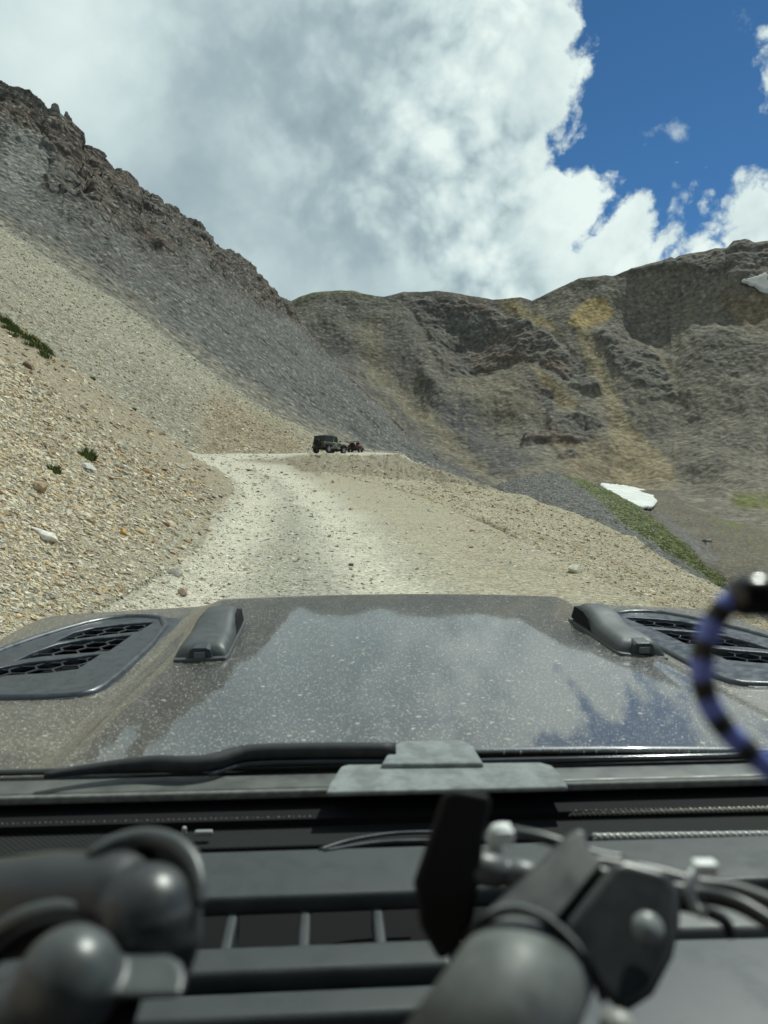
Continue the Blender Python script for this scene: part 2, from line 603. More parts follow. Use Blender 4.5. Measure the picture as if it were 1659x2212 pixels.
X, Y, Z = P[..., 0], P[..., 1], P[..., 2]
XLg = np.interp(Y, YS, XL_)
XRg = np.interp(Y, YS, XR_)
far = RID > 2.0001
isA = (RID > 4.0) & (RID <= 9.0) & (PXx < 1066)
isE = (RID > 9.0)
isD = (RID > 4.0) & (RID <= 7.0) & (PXx >= 1066)
isF = (RID > 7.0) & (RID <= 9.0) & (PXx >= 1066)
isB2 = (RID > 3.0) & (RID <= 4.0)
road = (RID <= 0) & (X > XLg - .1) & (X < XRg + .1)
road |= (RID > 0) & (RID <= 2) & (PXx > 405) & (PXx < 650) & (PXy < 1030)
road |= (RID > 2) & (RID <= 3) & (PXx > 405) & (PXx < 905)
bank = (RID <= 3) & ~road & ((X < XLg) & (RID <= 0) | (RID > 0) & (PXx < 430))
emb = (RID <= 4) & ~road & ~bank & ~isB2 | isB2 & (PXx > 870)
isB2 &= PXx <= 870
LAB = np.zeros(X.shape, np.int8)
for k, m in enumerate((road, bank, emb, isB2, isA, isD, isF, isE)):
    LAB[m] = k

flat = P.reshape(-1, 3)
Nn = gnormals(P)
disp = np.zeros(X.shape, np.float32)
# ---- displacement
near = (~far)
q = flat[near.ravel()]
rgh = np.where(road, .35, 1.0)[near]
disp[near] = (fbm(q, .25, 3) * .28 * np.where(road, .3, 1)[near] * sstep(3, 20, q[:, 1]) + fbm(q, 1.6, 4, .55) * .07 * rgh + fbm(q, 7.0, 2, .6) * .018 * rgh)
_tl = np.interp(q[:, 1], [0, 9, 18, 30, 40, 50, 60], [-2.1, -2.2, -3.25, -4.95, -6.9, -9.9, -13.5])
_tr = np.interp(q[:, 1], [0, 9, 18, 30, 40, 50, 60], [.15, .1, -1.0, -2.75, -4.6, -7.2, -10.6])
_w = .34 + .016 * q[:, 1]
_wb = fbm(q, .18, 4, .55) * .5
_em = ((RID > 0) & (RID <= 2) & ~road & (PXx > 640) & (PXx < 1100))[near]
disp[near] += np.where(_em, -.30 * np.clip(fbm(np.stack([q[:, 0] * .9, q[:, 1] * .12, 0 * q[:, 2]], 1), 1.0, 3, .6, ridged=True) - .35, 0, 1) * 2.0, 0)
for _t in (_tl, _tr):
    _d = (q[:, 0] - _t + _wb) / _w
    disp[near] += np.where(road, 1, 0)[near] * (-.075 * np.exp(-_d ** 2) + .035 * np.exp(-((np.abs(_d) - 1.9) / .6) ** 2))
m = isB2 | (emb & far)
q = flat[m.ravel()]
disp[m] = fbm(q, .06, 4) * .9 * np.clip((RID[m] - 2.9) * 4, 0, 1) + fbm(q, .8, 4, .6) * .25
# mountain on the left: talus below, broken cliffs along the ridge
m = isA
q = flat[m.ravel()]
x, y = PXx[m], PXy[m]
yr = np.interp(x, [p[0] for p in A_RIDGE] + [700, 800, 900, 1000, 1060], [p[1] for p in A_RIDGE] + [760, 860, 957, 1022, 1046])
band = np.interp(x, [0, 150, 300, 450, 560, 640, 700], [150, 190, 150, 110, 60, 16, 0])
cragA = sstep(1.25, .35, (y - yr) / np.maximum(band, 1) + .5 * fbm(q, .03, 3))
rdg = fbm(q * np.array([1, 1, .55]), .045, 6, .56, ridged=True)
strata = perlin(np.stack([q[:, 0] * .01, q[:, 1] * .01, q[:, 2] * .16], 1))
top_fade = (.12 + .88 * sstep(0, 16, y - yr)) * (1 - .9 * np.exp(-((x - 128) / 34) ** 2) * sstep(60, 10, y - yr))
disp[m] = cragA * (rdg * 7.5 + strata * 2.2 + fbm(q, .3, 3) * 1.6) * top_fade + (1 - cragA) * (fbm(q, .03, 5, .55) * 3.0 + fbm(q, .3, 4, .6) * .9)
# low hill and valley floor
m = isD | isF
q = flat[m.ravel()]
disp[m] = fbm(q, .05, 4) * 1.4 * np.clip((RID[m] - 4.5) * 2, 0, 1) + fbm(q, .5, 4, .6) * .5
# headwall
m = isE
q = flat[m.ravel()]
xe, ye = PXx[m], PXy[m]
yre = np.interp(xe, [p[0] for p in E_RIDGE], [p[1] for p in E_RIDGE])
wob = fbm(q, .02, 4, .6) * 26
wob2 = fbm(q + 300, .02, 4, .6) * 26
C_MAIN = [(880, 650), (930, 640), (1000, 648), (1080, 668), (1150, 705), (1205, 745), (1255, 790), (1300, 835), (1300, 856), (1230, 842), (1170, 775), (1145, 792), (1080, 772), (1050, 800), (1000, 800), (955, 790), (925, 720)]
C_RIGHT = [(1290, 725), (1330, 695), (1395, 735), (1445, 800), (1460, 850), (1410, 862), (1350, 820), (1305, 770)]
C_LOW = [(1155, 825), (1180, 840), (1210, 890), (1270, 905), (1292, 918), (1262, 958), (1180, 962), (1125, 966), (1128, 945), (1192, 938), (1170, 880)]
C_LOW2 = [(1200, 980), (1250, 975), (1262, 990), (1230, 1002), (1205, 1000)]
C_TOPR = [(1350, 580), (1560, 535), (1670, 500), (1670, 585), (1600, 612), (1540, 606), (1480, 575), (1400, 590)]
C_TOPL = [(610, 650), (760, 620), (840, 640), (830, 662), (700, 662)]
C_MIDR = [(1480, 690), (1560, 700), (1640, 760), (1600, 820), (1520, 800)]
rock = np.zeros(len(q), np.float32)
for pl, kk in ((C_MAIN, 1), (C_RIGHT, .9), (C_LOW, 1), (C_LOW2, .9), (C_TOPR, .9), (C_TOPL, .6), (C_MIDR, .45)):
    rock = np.maximum(rock, kk * sstep(-7, 7, poly_sd(xe + wob, ye + wob2 * .8, pl)))
rdgE = fbm(q * np.array([1, 1, .5]), .022, 6, .58, ridged=True)
stE = perlin(np.stack([q[:, 0] * .006, q[:, 1] * .006, q[:, 2] * .09], 1))
tf = .25 + .75 * sstep(0, 12, ye - yre)
disp[m] = (rock * (rdgE * 6 + stE * 3 + fbm(q, .12, 4, .6) * 3) + (1 - rock) * (fbm(q * np.array([1.6, 1, .35]), .012, 5, .5) * 9 + fbm(q * np.array([1.8, 1, .5]), .06, 4, .55) * 1.5) + (np.sqrt(.012 + fbm(q * np.array([1, .6, .3]), .008, 3, .5) ** 2) * -46 + 8) * sstep(0, 70, ye - yre)) * tf * np.clip((RID[m] - 9) * 2, 0, 1)
Pd = P + Nn * disp[..., None]
Pd[NR - 1] = P[NR - 1]

# ---- albedo (true surface colour of each kind of ground)
C = np.zeros(X.shape + (3,), np.float32)


def lerp(a, b, t):
    return a + (np.asarray(b, np.float32) - a) * np.asarray(t)[..., None]


# near ground: road, bank, fill
m = LAB <= 2
q = flat[m.ravel()]
x, y, Ym, Xm, rid = PXx[m], PXy[m], Y[m], X[m], RID[m]
n1 = fbm(q, .18, 4, .55)
n2 = fbm(q, .9, 4, .6)
n3 = fbm(q, 4.0, 3, .6)
lab = LAB[m]
c = np.zeros((len(q), 3), np.float32) + np.array([.38, .325, .225], np.float32)
# bank: brown dirt between pale stones, browner towards the top
c_bank = lerp(np.zeros_like(c) + np.array([.33, .265, .18], np.float32), [.42, .365, .265], np.clip(.5 + n1 * 1.2, 0, 1))
c_bank = lerp(c_bank, [.27, .21, .14], np.clip(n2 * 1.1 - .1, 0, .6))
c_bank = lerp(c_bank, [.27, .235, .17], sstep(26, 12, Ym) * .75)
c_bank = lerp(c_bank, [.36, .325, .24], sstep(2.0, -.3, np.interp(Ym, YS, XL_) - Xm + n2 * .8) * (rid <= 0))
ed0 = ((y - 690) * 430 - x * 310) / math.hypot(430, 310)
c_bank = lerp(c_bank, [.285, .235, .16], sstep(170, 20, ed0 + n2 * 60) * .75)
c = np.where((lab == 1)[:, None], c_bank, c)
c_emb = lerp(np.zeros_like(c) + np.array([.32, .27, .18], np.float32), [.40, .35, .25], np.clip(.5 + n1 * 1.4, 0, 1))
c_emb = lerp(c_emb, [.25, .20, .13], np.clip(n2 * 1.2 - .1, 0, .6))
c_emb = lerp(c_emb, [.245, .212, .15], sstep(-.0, .4, rid) * .9)
c = np.where((lab == 2)[:, None], c_emb, c)
tl = np.interp(Ym, [0, 9, 18, 30, 40, 50, 60], [-2.1, -2.2, -3.25, -4.95, -6.9, -9.9, -13.5])
tr = np.interp(Ym, [0, 9, 18, 30, 40, 50, 60], [.15, .1, -1.0, -2.75, -4.6, -7.2, -10.6])
wt_ = .42 + .02 * Ym
trk = np.maximum(np.exp(-((Xm - tl + n1 * .5) / wt_) ** 2), np.exp(-((Xm - tr + n1 * .5) / wt_) ** 2))
c_rd = lerp(np.zeros_like(c) + np.array([.375, .33, .235], np.float32), [.335, .322, .262], sstep(1.2, -.2, Xm - tr))
c_rd = lerp(c_rd, [.29, .26, .19], np.clip(n2 * 1.3 + n1 * .5, 0, .55))
c_rd = lerp(c_rd, [.57, .53, .42], np.clip(trk * (1.1 + n2 * .9), 0, 1))
c_rd = lerp(c_rd, [.55, .51, .41], (rid > 0) * .6)
edge = sstep(-.7, .5, Xm - np.interp(Ym, YS, XL_)) * sstep(.9, -.9, Xm - np.interp(Ym, YS, XR_)) * (rid <= 0)
c = np.where((lab == 0)[:, None], lerp(np.where((Xm > np.interp(Ym, YS, XR_) - 1)[:, None], c_emb, c_bank), np.zeros(3, np.float32), 0 * n1) * (1 - edge[:, None]) + c_rd * edge[:, None], c)
far_rd = sstep(668, 600, x + n2 * 45 + n1 * 30)
far_rd = np.where(rid > 2, sstep(930, 880, x + n2 * 20), far_rd)
c = np.where(((lab != 1) & (rid > 0))[:, None], lerp(c_emb, c_rd, far_rd), c)
c = lerp(c, [.225, .19, .13], sstep(-5, 6, poly_sd(x + n2 * 16, y + n1 * 6, [(505, 993), (560, 988), (640, 987), (675, 985), (700, 1034), (640, 1009), (580, 1002)])) * .85)
# dark erosion rills on the fill below the bend
for pl in ([(925, 1002), (940, 1000), (975, 1055), (962, 1058)], [(618, 990), (632, 992), (660, 1015), (640, 1012)]):
    c = lerp(c, [.16, .125, .08], sstep(-6, 5, poly_sd(x + n2 * 10, y + n1 * 8, pl)) * .75)
C[m] = c * (1 + n3 * .25)[:, None]
# hillside behind the bend
m = LAB == 3
q = flat[m.ravel()]
x, y = PXx[m], PXy[m]
n1, n2, n3 = fbm(q, .035, 4, .55), fbm(q, .3, 4, .6), fbm(q, 1.5, 3, .6)
c = lerp(np.zeros((len(q), 3), np.float32) + np.array([.35, .32, .245], np.float32), [.30, .275, .21], np.clip(.5 + n1 * 1.5, 0, 1))
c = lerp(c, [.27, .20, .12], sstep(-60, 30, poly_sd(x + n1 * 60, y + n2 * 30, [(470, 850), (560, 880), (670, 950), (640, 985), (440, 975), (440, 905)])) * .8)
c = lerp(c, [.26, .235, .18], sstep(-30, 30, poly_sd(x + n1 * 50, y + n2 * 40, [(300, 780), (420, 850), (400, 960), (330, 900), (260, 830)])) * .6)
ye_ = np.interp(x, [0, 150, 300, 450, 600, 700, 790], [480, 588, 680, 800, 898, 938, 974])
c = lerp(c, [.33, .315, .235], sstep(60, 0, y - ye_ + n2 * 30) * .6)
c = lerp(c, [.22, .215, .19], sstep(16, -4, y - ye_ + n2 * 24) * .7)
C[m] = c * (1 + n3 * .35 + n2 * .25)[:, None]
# left mountain
m = LAB == 4
q = flat[m.ravel()]
x, y = PXx[m], PXy[m]
s = .58 * -x + .81 * y
a_ = .81 * x + .58 * y
stq = np.stack([s * .05, a_ * .008, 0 * s], 1)
st = fbm(stq, 1.0, 3, .55)
n1, n2 = fbm(q, .02, 4, .6), fbm(q, .25, 5, .65)
c = lerp(np.zeros((len(q), 3), np.float32) + np.array([.135, .137, .131], np.float32), [.185, .187, .178], np.clip(.5 + st * 1.5, 0, 1))
c = lerp(c, [.10, .10, .10], np.clip(n2 * 1.6 - .15, 0, .8))
c = lerp(c, [.115, .095, .08], cragA * np.clip(.65 + n1, 0, 1))
c = lerp(c, [.16, .128, .105], cragA * np.clip(n1 * 2 - .1 + .3 * n2, 0, .7))
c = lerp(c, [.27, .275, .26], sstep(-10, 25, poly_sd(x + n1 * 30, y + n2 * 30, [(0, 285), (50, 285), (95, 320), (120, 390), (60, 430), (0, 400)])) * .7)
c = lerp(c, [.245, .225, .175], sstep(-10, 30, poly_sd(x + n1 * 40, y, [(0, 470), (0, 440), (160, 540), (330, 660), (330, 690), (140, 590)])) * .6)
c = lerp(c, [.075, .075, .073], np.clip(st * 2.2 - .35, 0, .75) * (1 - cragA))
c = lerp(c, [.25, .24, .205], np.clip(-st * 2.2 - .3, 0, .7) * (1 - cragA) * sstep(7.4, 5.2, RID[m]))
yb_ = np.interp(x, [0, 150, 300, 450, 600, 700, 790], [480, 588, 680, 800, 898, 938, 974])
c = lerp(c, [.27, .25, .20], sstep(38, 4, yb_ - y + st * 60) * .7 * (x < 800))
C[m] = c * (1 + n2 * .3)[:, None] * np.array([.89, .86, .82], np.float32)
# low dark hill with grass, and the valley floor
m = LAB == 5
q = flat[m.ravel()]
x, y = PXx[m], PXy[m]
n1, n2 = fbm(q, .05, 4, .6), fbm(q, .6, 4, .65)
c = lerp(np.zeros((len(q), 3), np.float32) + np.array([.115, .115, .11], np.float32), [.165, .16, .15], np.clip(.5 + n2 * 1.8, 0, 1))
grassD = sstep(-9, 9, poly_sd(x + n1 * 26 + n2 * 8, y + n2 * 16, [(1195, 1016), (1262, 1028), (1330, 1058), (1420, 1118), (1500, 1190), (1575, 1262), (1560, 1275), (1470, 1212), (1400, 1168), (1345, 1130), (1300, 1085), (1240, 1042)]))
c = lerp(c, [.125, .15, .04], grassD * np.clip(.85 + n2 * .8, 0, 1))
grid5 = np.zeros(X.shape, np.float32)
grid5[m] = grassD
grid5 = grid5[:-1, :-1]
C[m] = c * (1 + n2 * .3)[:, None]
m = LAB == 6
q = flat[m.ravel()]
x, y = PXx[m], PXy[m]
n1, n2 = fbm(q, .03, 4, .6), fbm(q, .25, 4, .65)
c = lerp(np.zeros((len(q), 3), np.float32) + np.array([.155, .135, .10], np.float32), [.12, .107, .082], np.clip(.5 + n1 * 1.6, 0, 1))
c = lerp(c, [.13, .15, .045], sstep(-8, 6, poly_sd(x + n2 * 14, y + n1 * 14, [(1580, 1082), (1620, 1070), (1680, 1082), (1680, 1112), (1600, 1105)])))
c = lerp(c, [.13, .15, .045], sstep(-8, 6, poly_sd(x + n2 * 14, y + n1 * 14, [(1560, 1110), (1600, 1100), (1680, 1110), (1680, 1135), (1590, 1140)])) * np.clip(.6 + n2 * 2.5, 0, 1))
c = lerp(c, [.13, .14, .055], sstep(-25, 25, poly_sd(x, y, [(1500, 1090), (1590, 1090), (1680, 1130), (1680, 1200), (1600, 1190), (1530, 1130)])) * np.clip(n2 * 5 - .35, 0, 1))
c = lerp(c, [.15, .145, .14], sstep(-5, 14, poly_sd(x + n1 * 20, y, [(1400, 1095), (1440, 1110), (1560, 1200), (1540, 1230), (1450, 1150)])) * .8)
C[m] = c * (1 + n2 * .25)[:, None]
# headwall
m = LAB == 7
q = flat[m.ravel()]
x, y = xe, ye
n1, n2, n3 = fbm(q, .012, 4, .6), fbm(q, .08, 5, .65), fbm(q, .3, 3, .6)
c = lerp(np.zeros((len(q), 3), np.float32) + np.array([.215, .198, .162], np.float32), [.165, .155, .135], np.clip(.5 + n1 * 1.8, 0, 1))
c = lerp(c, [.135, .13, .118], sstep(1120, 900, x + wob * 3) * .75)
TAN = [.31, .262, .168]
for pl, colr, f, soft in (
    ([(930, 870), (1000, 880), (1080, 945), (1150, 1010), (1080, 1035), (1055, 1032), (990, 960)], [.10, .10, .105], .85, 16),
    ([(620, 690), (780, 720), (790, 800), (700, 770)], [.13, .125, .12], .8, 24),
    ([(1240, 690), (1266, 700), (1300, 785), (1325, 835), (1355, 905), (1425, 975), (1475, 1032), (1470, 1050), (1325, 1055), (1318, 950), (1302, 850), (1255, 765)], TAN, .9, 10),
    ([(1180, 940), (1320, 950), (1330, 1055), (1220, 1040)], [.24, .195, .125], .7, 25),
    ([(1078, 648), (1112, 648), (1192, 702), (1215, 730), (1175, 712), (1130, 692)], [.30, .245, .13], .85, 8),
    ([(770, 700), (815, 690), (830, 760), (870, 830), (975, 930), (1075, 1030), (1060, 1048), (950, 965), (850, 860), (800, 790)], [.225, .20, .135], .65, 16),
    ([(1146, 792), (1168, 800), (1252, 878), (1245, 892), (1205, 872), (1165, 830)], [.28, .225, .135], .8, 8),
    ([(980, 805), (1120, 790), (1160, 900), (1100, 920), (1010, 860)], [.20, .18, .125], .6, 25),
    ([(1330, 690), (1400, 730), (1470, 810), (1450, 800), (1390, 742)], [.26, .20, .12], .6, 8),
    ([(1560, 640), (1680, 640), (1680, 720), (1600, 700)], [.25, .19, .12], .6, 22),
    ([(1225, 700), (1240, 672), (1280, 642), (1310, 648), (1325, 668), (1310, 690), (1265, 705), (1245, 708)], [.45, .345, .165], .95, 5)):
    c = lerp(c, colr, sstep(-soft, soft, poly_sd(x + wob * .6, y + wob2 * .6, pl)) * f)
tanm = sstep(-12, 8, np.maximum(poly_sd(x + wob * .6, y + wob2 * .6, [(1225, 700), (1240, 672), (1280, 642), (1310, 648), (1325, 668), (1310, 690), (1265, 705), (1245, 708)]), poly_sd(x + wob * .6, y + wob2 * .6, [(1240, 690), (1266, 700), (1300, 785), (1325, 835), (1355, 905), (1425, 975), (1475, 1032), (1470, 1050), (1325, 1055), (1318, 950), (1302, 850), (1255, 765)])))
stE2 = fbm(np.stack([x * .06, (y - x * .5) * .009, 0 * x], 1), 1.0, 3, .55)
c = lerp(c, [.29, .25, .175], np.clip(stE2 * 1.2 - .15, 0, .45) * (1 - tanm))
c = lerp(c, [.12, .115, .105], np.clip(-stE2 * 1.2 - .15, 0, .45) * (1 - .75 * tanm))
c = lerp(c, [.125, .122, .114], rock * np.clip(.75 + n2 * 1.2, 0, 1))
c = lerp(c, [.22, .21, .185], rock * np.clip(n2 * 2.2 - .15, 0, .7))
c = lerp(c, [.17, .115, .09], rock * np.clip(n1 * 2.4 - .2, 0, .6))
c = lerp(c, [.135, .15, .05], sstep(-8, 6, poly_sd(x + wob * .5, y + wob2 * .4, [(1578, 1084), (1620, 1070), (1690, 1080), (1690, 1112), (1600, 1108)])) * np.clip(.7 + n2 * 2, 0, 1))
grn = sstep(26, 4, y - yre) * sstep(860, 760, x)
c = lerp(c, [.105, .115, .06], grn * .8)
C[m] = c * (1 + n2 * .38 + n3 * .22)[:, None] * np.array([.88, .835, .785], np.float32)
C = np.clip(C, .02, .8)


def ground_mat(name, scale, bump_d, vor_scale=None, speck=0.0, bscale=None, rough=.95, spread=.25):
    m_, t, b = mat(name)
    b.inputs['Roughness'].default_value = rough
    b.inputs['Specular IOR Level'].default_value = .15
    col = t.n('ShaderNodeVertexColor', layer_name='Col').outputs[0]
    co = t.n('ShaderNodeTexCoord').outputs['Object']
    f = t.noise(co, scale, 8.0, .68)
    k = t.step(f, .28, .72, 1 - spread * 1.6, 1 + spread, smooth=False)
    kk = t.n('ShaderNodeCombineColor')
    for i in range(3):
        t.link(k, kk.inputs[i])
    col = t.mix(1.0, col, kk.outputs[0], 'MULTIPLY')
    h = t.noise(co, (bscale or scale) * 1.0, 6.0, .6)
    if vor_scale:
        v = t.n('ShaderNodeTexVoronoi')
        t.link(co, v.inputs['Vector'])
        v.inputs['Scale'].default_value = vor_scale
        cell = t.step(t.n('ShaderNodeSeparateColor').outputs[0], 0, 1)
        sep = cell.node.inputs[0].links[0].from_node
        t.link(v.outputs['Color'], sep.inputs[0])
        pick = t.step(sep.outputs[0], .62, .70)
        body = t.step(v.outputs['Distance'], .55, .35)
        pale = t.mix(sep.outputs[1], (.62, .57, .45), (.36, .33, .27))
        pale = t.mix(t.step(sep.outputs[2], .8, .85), pale, (.33, .2, .1))
        col = t.mix(t.math('MULTIPLY', t.math('MULTIPLY', pick, body), speck), col, pale)
        hh = t.math('MULTIPLY', t.math('SUBTRACT', 1.0, v.outputs['Distance']), .6)
        h = t.math('ADD', h, hh)
    t.link(col, b.inputs['Base Color'])
    t.link(t.bump(h, 1.0, bump_d), b.inputs['Normal'])
    return m_


GM = [
    ground_mat('gravel track', 13.0, .035, 17.0, .7, spread=.35),
    ground_mat('loose scree', 6.0, .10, 9.0, .8),
    ground_mat('fill slope', 5.0, .10, 8.0, .75),
    ground_mat('pale hillside', 1.6, .35, 2.6, .75, spread=.4),
    ground_mat('grey rock', .5, 1.3, .55, .30, spread=.45),
    ground_mat('dark hill', .9, .7, 1.5, .35, spread=.5),
    ground_mat('valley soil', .6, .6, .9, .2, spread=.4),
    ground_mat('headwall rock', .22, 1.1, .20, .16, spread=.42),
]
GNAME = ['road', 'scree_slope', 'road_embankment', 'hillside', 'mountain', 'grassy_hill', 'valley_floor', 'headwall']
idx = np.arange(NR * NCOL).reshape(NR, NCOL)
FQ = np.stack([idx[:-1, :-1], idx[:-1, 1:], idx[1:, 1:], idx[1:, :-1]], -1)
FL = np.maximum(LAB[:-1, :-1], 0)
FL = np.where(LAB[1:, 1:] > FL, LAB[1:, 1:], FL)


def sub_grid(name, faces, material, off=None, cols=None):
    used, inv = np.unique(faces, return_inverse=True)
    V = Pd.reshape(-1, 3)[used]
    if off is not None:
        V = V + off
    return link_mesh(name, grid_mesh(name, V, inv.reshape(faces.shape), C.reshape(-1, 3)[used] if cols is None else cols(len(used))), material)


for k in range(8):
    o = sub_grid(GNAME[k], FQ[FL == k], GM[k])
    tag(o, kind='structure')

# the ground under and behind the car
gx, gy = np.meshgrid(np.concatenate([np.linspace(-160, -14, 40), np.linspace(-13.5, 13.5, 55), np.linspace(14, 160, 40)]), np.concatenate([np.linspace(-260, -12, 40), np.linspace(-11.5, 1.2, 26)]))
gz = section(gx, gy) - .012
gv = np.stack([gx, gy, gz], -1).reshape(-1, 3)
ii = np.arange(gx.size).reshape(gx.shape)
gf = np.stack([ii[:-1, :-1], ii[:-1, 1:], ii[1:, 1:], ii[1:, :-1]], -1).reshape(-1, 4)
tag(link_mesh('ground', grid_mesh('ground', gv, gf, np.zeros((len(gv), 3)) + [.40, .34, .24]), GM[0]), kind='structure')
# wide valley land below everything, out to the horizon
bm = bmesh.new()
bmesh.ops.create_grid(bm, x_segments=2, y_segments=2, size=4000)
bmesh.ops.translate(bm, vec=(0, 0, -75), verts=bm.verts)
o = obj('terrain', bm, plain('valley land', (.2, .18, .13), .95, spec=.1, vary=.3, vscale=.01))
tag(o, kind='structure')


# ---- snow left in the hollows: thick slabs draped over the ground
SNOW = plain('old snow', (.60, .595, .56), .8, spec=.2, bump=(.5, .5, .6), vary=.16, vscale=.12)


DIRTY = plain('dirty snow', (.40, .39, .36), .85, spec=.2, bump=(.5, .5, .6), vary=.25, vscale=.1)


def snow(top, bot, label, rid_lo, rid_hi, thick, smat=None):
    apx = CX + FPX * Pd[..., 0] / Pd[..., 1]
    apy = CY - FPX * (Pd[..., 2] - EYE) / Pd[..., 1]
    x0, x1 = top[0][0], top[-1][0]
    ys = [p[1] for p in top + bot]
    sel = (RID > rid_lo) & (RID <= rid_hi) & (apx > x0 - 8) & (apx < x1 + 8) & (apy > min(ys) - 6) & (apy < max(ys) + 6)
    A_ = np.stack([np.ones(sel.sum()), apx[sel] - x0, apy[sel] - ys[0]], 1)
    inv = 1.0 / Pd[..., 1][sel]
    k = np.linalg.lstsq(A_, inv, rcond=None)[0]
    nx, ns = 70, 22
    li = np.arange(nx)
    jt = fbm(np.stack([li * .13, 0 * li, 0 * li + x0], 1), 1.0, 4, .6) * 5
    jb = fbm(np.stack([li * .13, 0 * li + 9, 0 * li + x0], 1), 1.0, 4, .6) * 6
    V, F = [], []
    for i in range(nx):
        x = x0 + (x1 - x0) * i / (nx - 1)
        yt = np.interp(x, [p[0] for p in top], [p[1] for p in top]) + float(jt[i])
        yb = np.interp(x, [p[0] for p in bot], [p[1] for p in bot]) + float(jb[i])
        yb = max(yb, yt + .4)
        for j in range(ns):
            s_ = j / (ns - 1)
            y = yt + (yb - yt) * s_
            Yd = 1.0 / (k[0] + k[1] * (x - x0) + k[2] * (y - ys[0]))
            edge = min(1, 6 * s_, 6 * (1 - s_), i / 4, (nx - 1 - i) / 4)
            p = at(x, y, Yd)
            V.append((p.x, p.y - .4, p.z + thick * (-.25 + .75 * edge)))
            if i and j:
                a = i * ns + j
                F.append((a - ns - 1, a - 1, a, a - ns))
    o = link_mesh('snow_patch', grid_mesh('snow_patch', np.array(V), np.array(F)), smat or SNOW)
    md = o.modifiers.new('thick', 'SOLIDIFY')
    md.thickness = thick * 1.6
    md.offset = -1
    tag(o, label, 'snow patch', 'old snow lying in hollows')


snow([(1298, 1047), (1340, 1051), (1385, 1057), (1408, 1064), (1416, 1072)], [(1298, 1050), (1335, 1080), (1375, 1098), (1406, 1100), (1416, 1084)], 'white snow patch on the valley floor behind the grassy hill', 6.5, 9.5, .8)
snow([(1604, 611), (1626, 604), (1650, 594), (1700, 582)], [(1604, 612), (1628, 622), (1650, 636), (1700, 642)], 'greyish snow patch under the dark crags of the far ridge', 10.0, 12.0, 1.5, DIRTY)


# ------------------------------------------------------------------ loose stones
def stone_protos(n, flatness):
    out = []
    for k in range(n):
        bm = bmesh.new()
        m_ = 11
        for i in range(m_):
            v = Vector((rnd.gauss(0, 1), rnd.gauss(0, 1), rnd.gauss(0, 1))).normalized() * rnd.uniform(.75, 1.1)
            bm.verts.new((v.x * rnd.uniform(.85, 1.15), v.y * .62, v.z * flatness))
        r = bmesh.ops.convex_hull(bm, input=bm.verts[:])
        bmesh.ops.delete(bm, geom=[g for g in r['geom_interior'] if isinstance(g, bmesh.types.BMVert)], context='VERTS')
        bmesh.ops.triangulate(bm, faces=bm.faces[:])
        bm.verts.index_update()
        out.append((np.array([v.co[:] for v in bm.verts], np.float32), np.array([[v.index for v in f.verts] for f in bm.faces], np.int32)))
        bm.free()
    return out


PROTO = stone_protos(12, .24) + stone_protos(5, .5)
PAL = np.array([[.64, .58, .45], [.55, .50, .39], [.68, .64, .54], [.50, .46, .37], [.46, .37, .24], [.55, .45, .29], [.33, .29, .23], [.50, .32, .15], [.32, .18, .10], [.50, .51, .49]], np.float32)
PALW = np.array([22, 20, 14, 12, 10, 9, 6, 3, 2, 6.])

cellP = Pd
ax = CX + FPX * Pd[..., 0] / Pd[..., 1]
ay = CY - FPX * (Pd[..., 2] - EYE) / Pd[..., 1]
d1x, d1y = ax[1:, 1:] - ax[:-1, :-1], ay[1:, 1:] - ay[:-1, :-1]
d2x, d2y = ax[:-1, 1:] - ax[1:, :-1], ay[:-1, 1:] - ay[1:, :-1]
AREA = .5 * (d1x * d2y - d1y * d2x)
AREA = np.where(AREA * np.sign(np.median(AREA)) > 0, np.abs(AREA), 0)
inframe = (ax[:-1, :-1] > -260) & (ax[:-1, :-1] < 1920) & (ay[:-1, :-1] < 1500) & (ay[:-1, :-1] > 150)


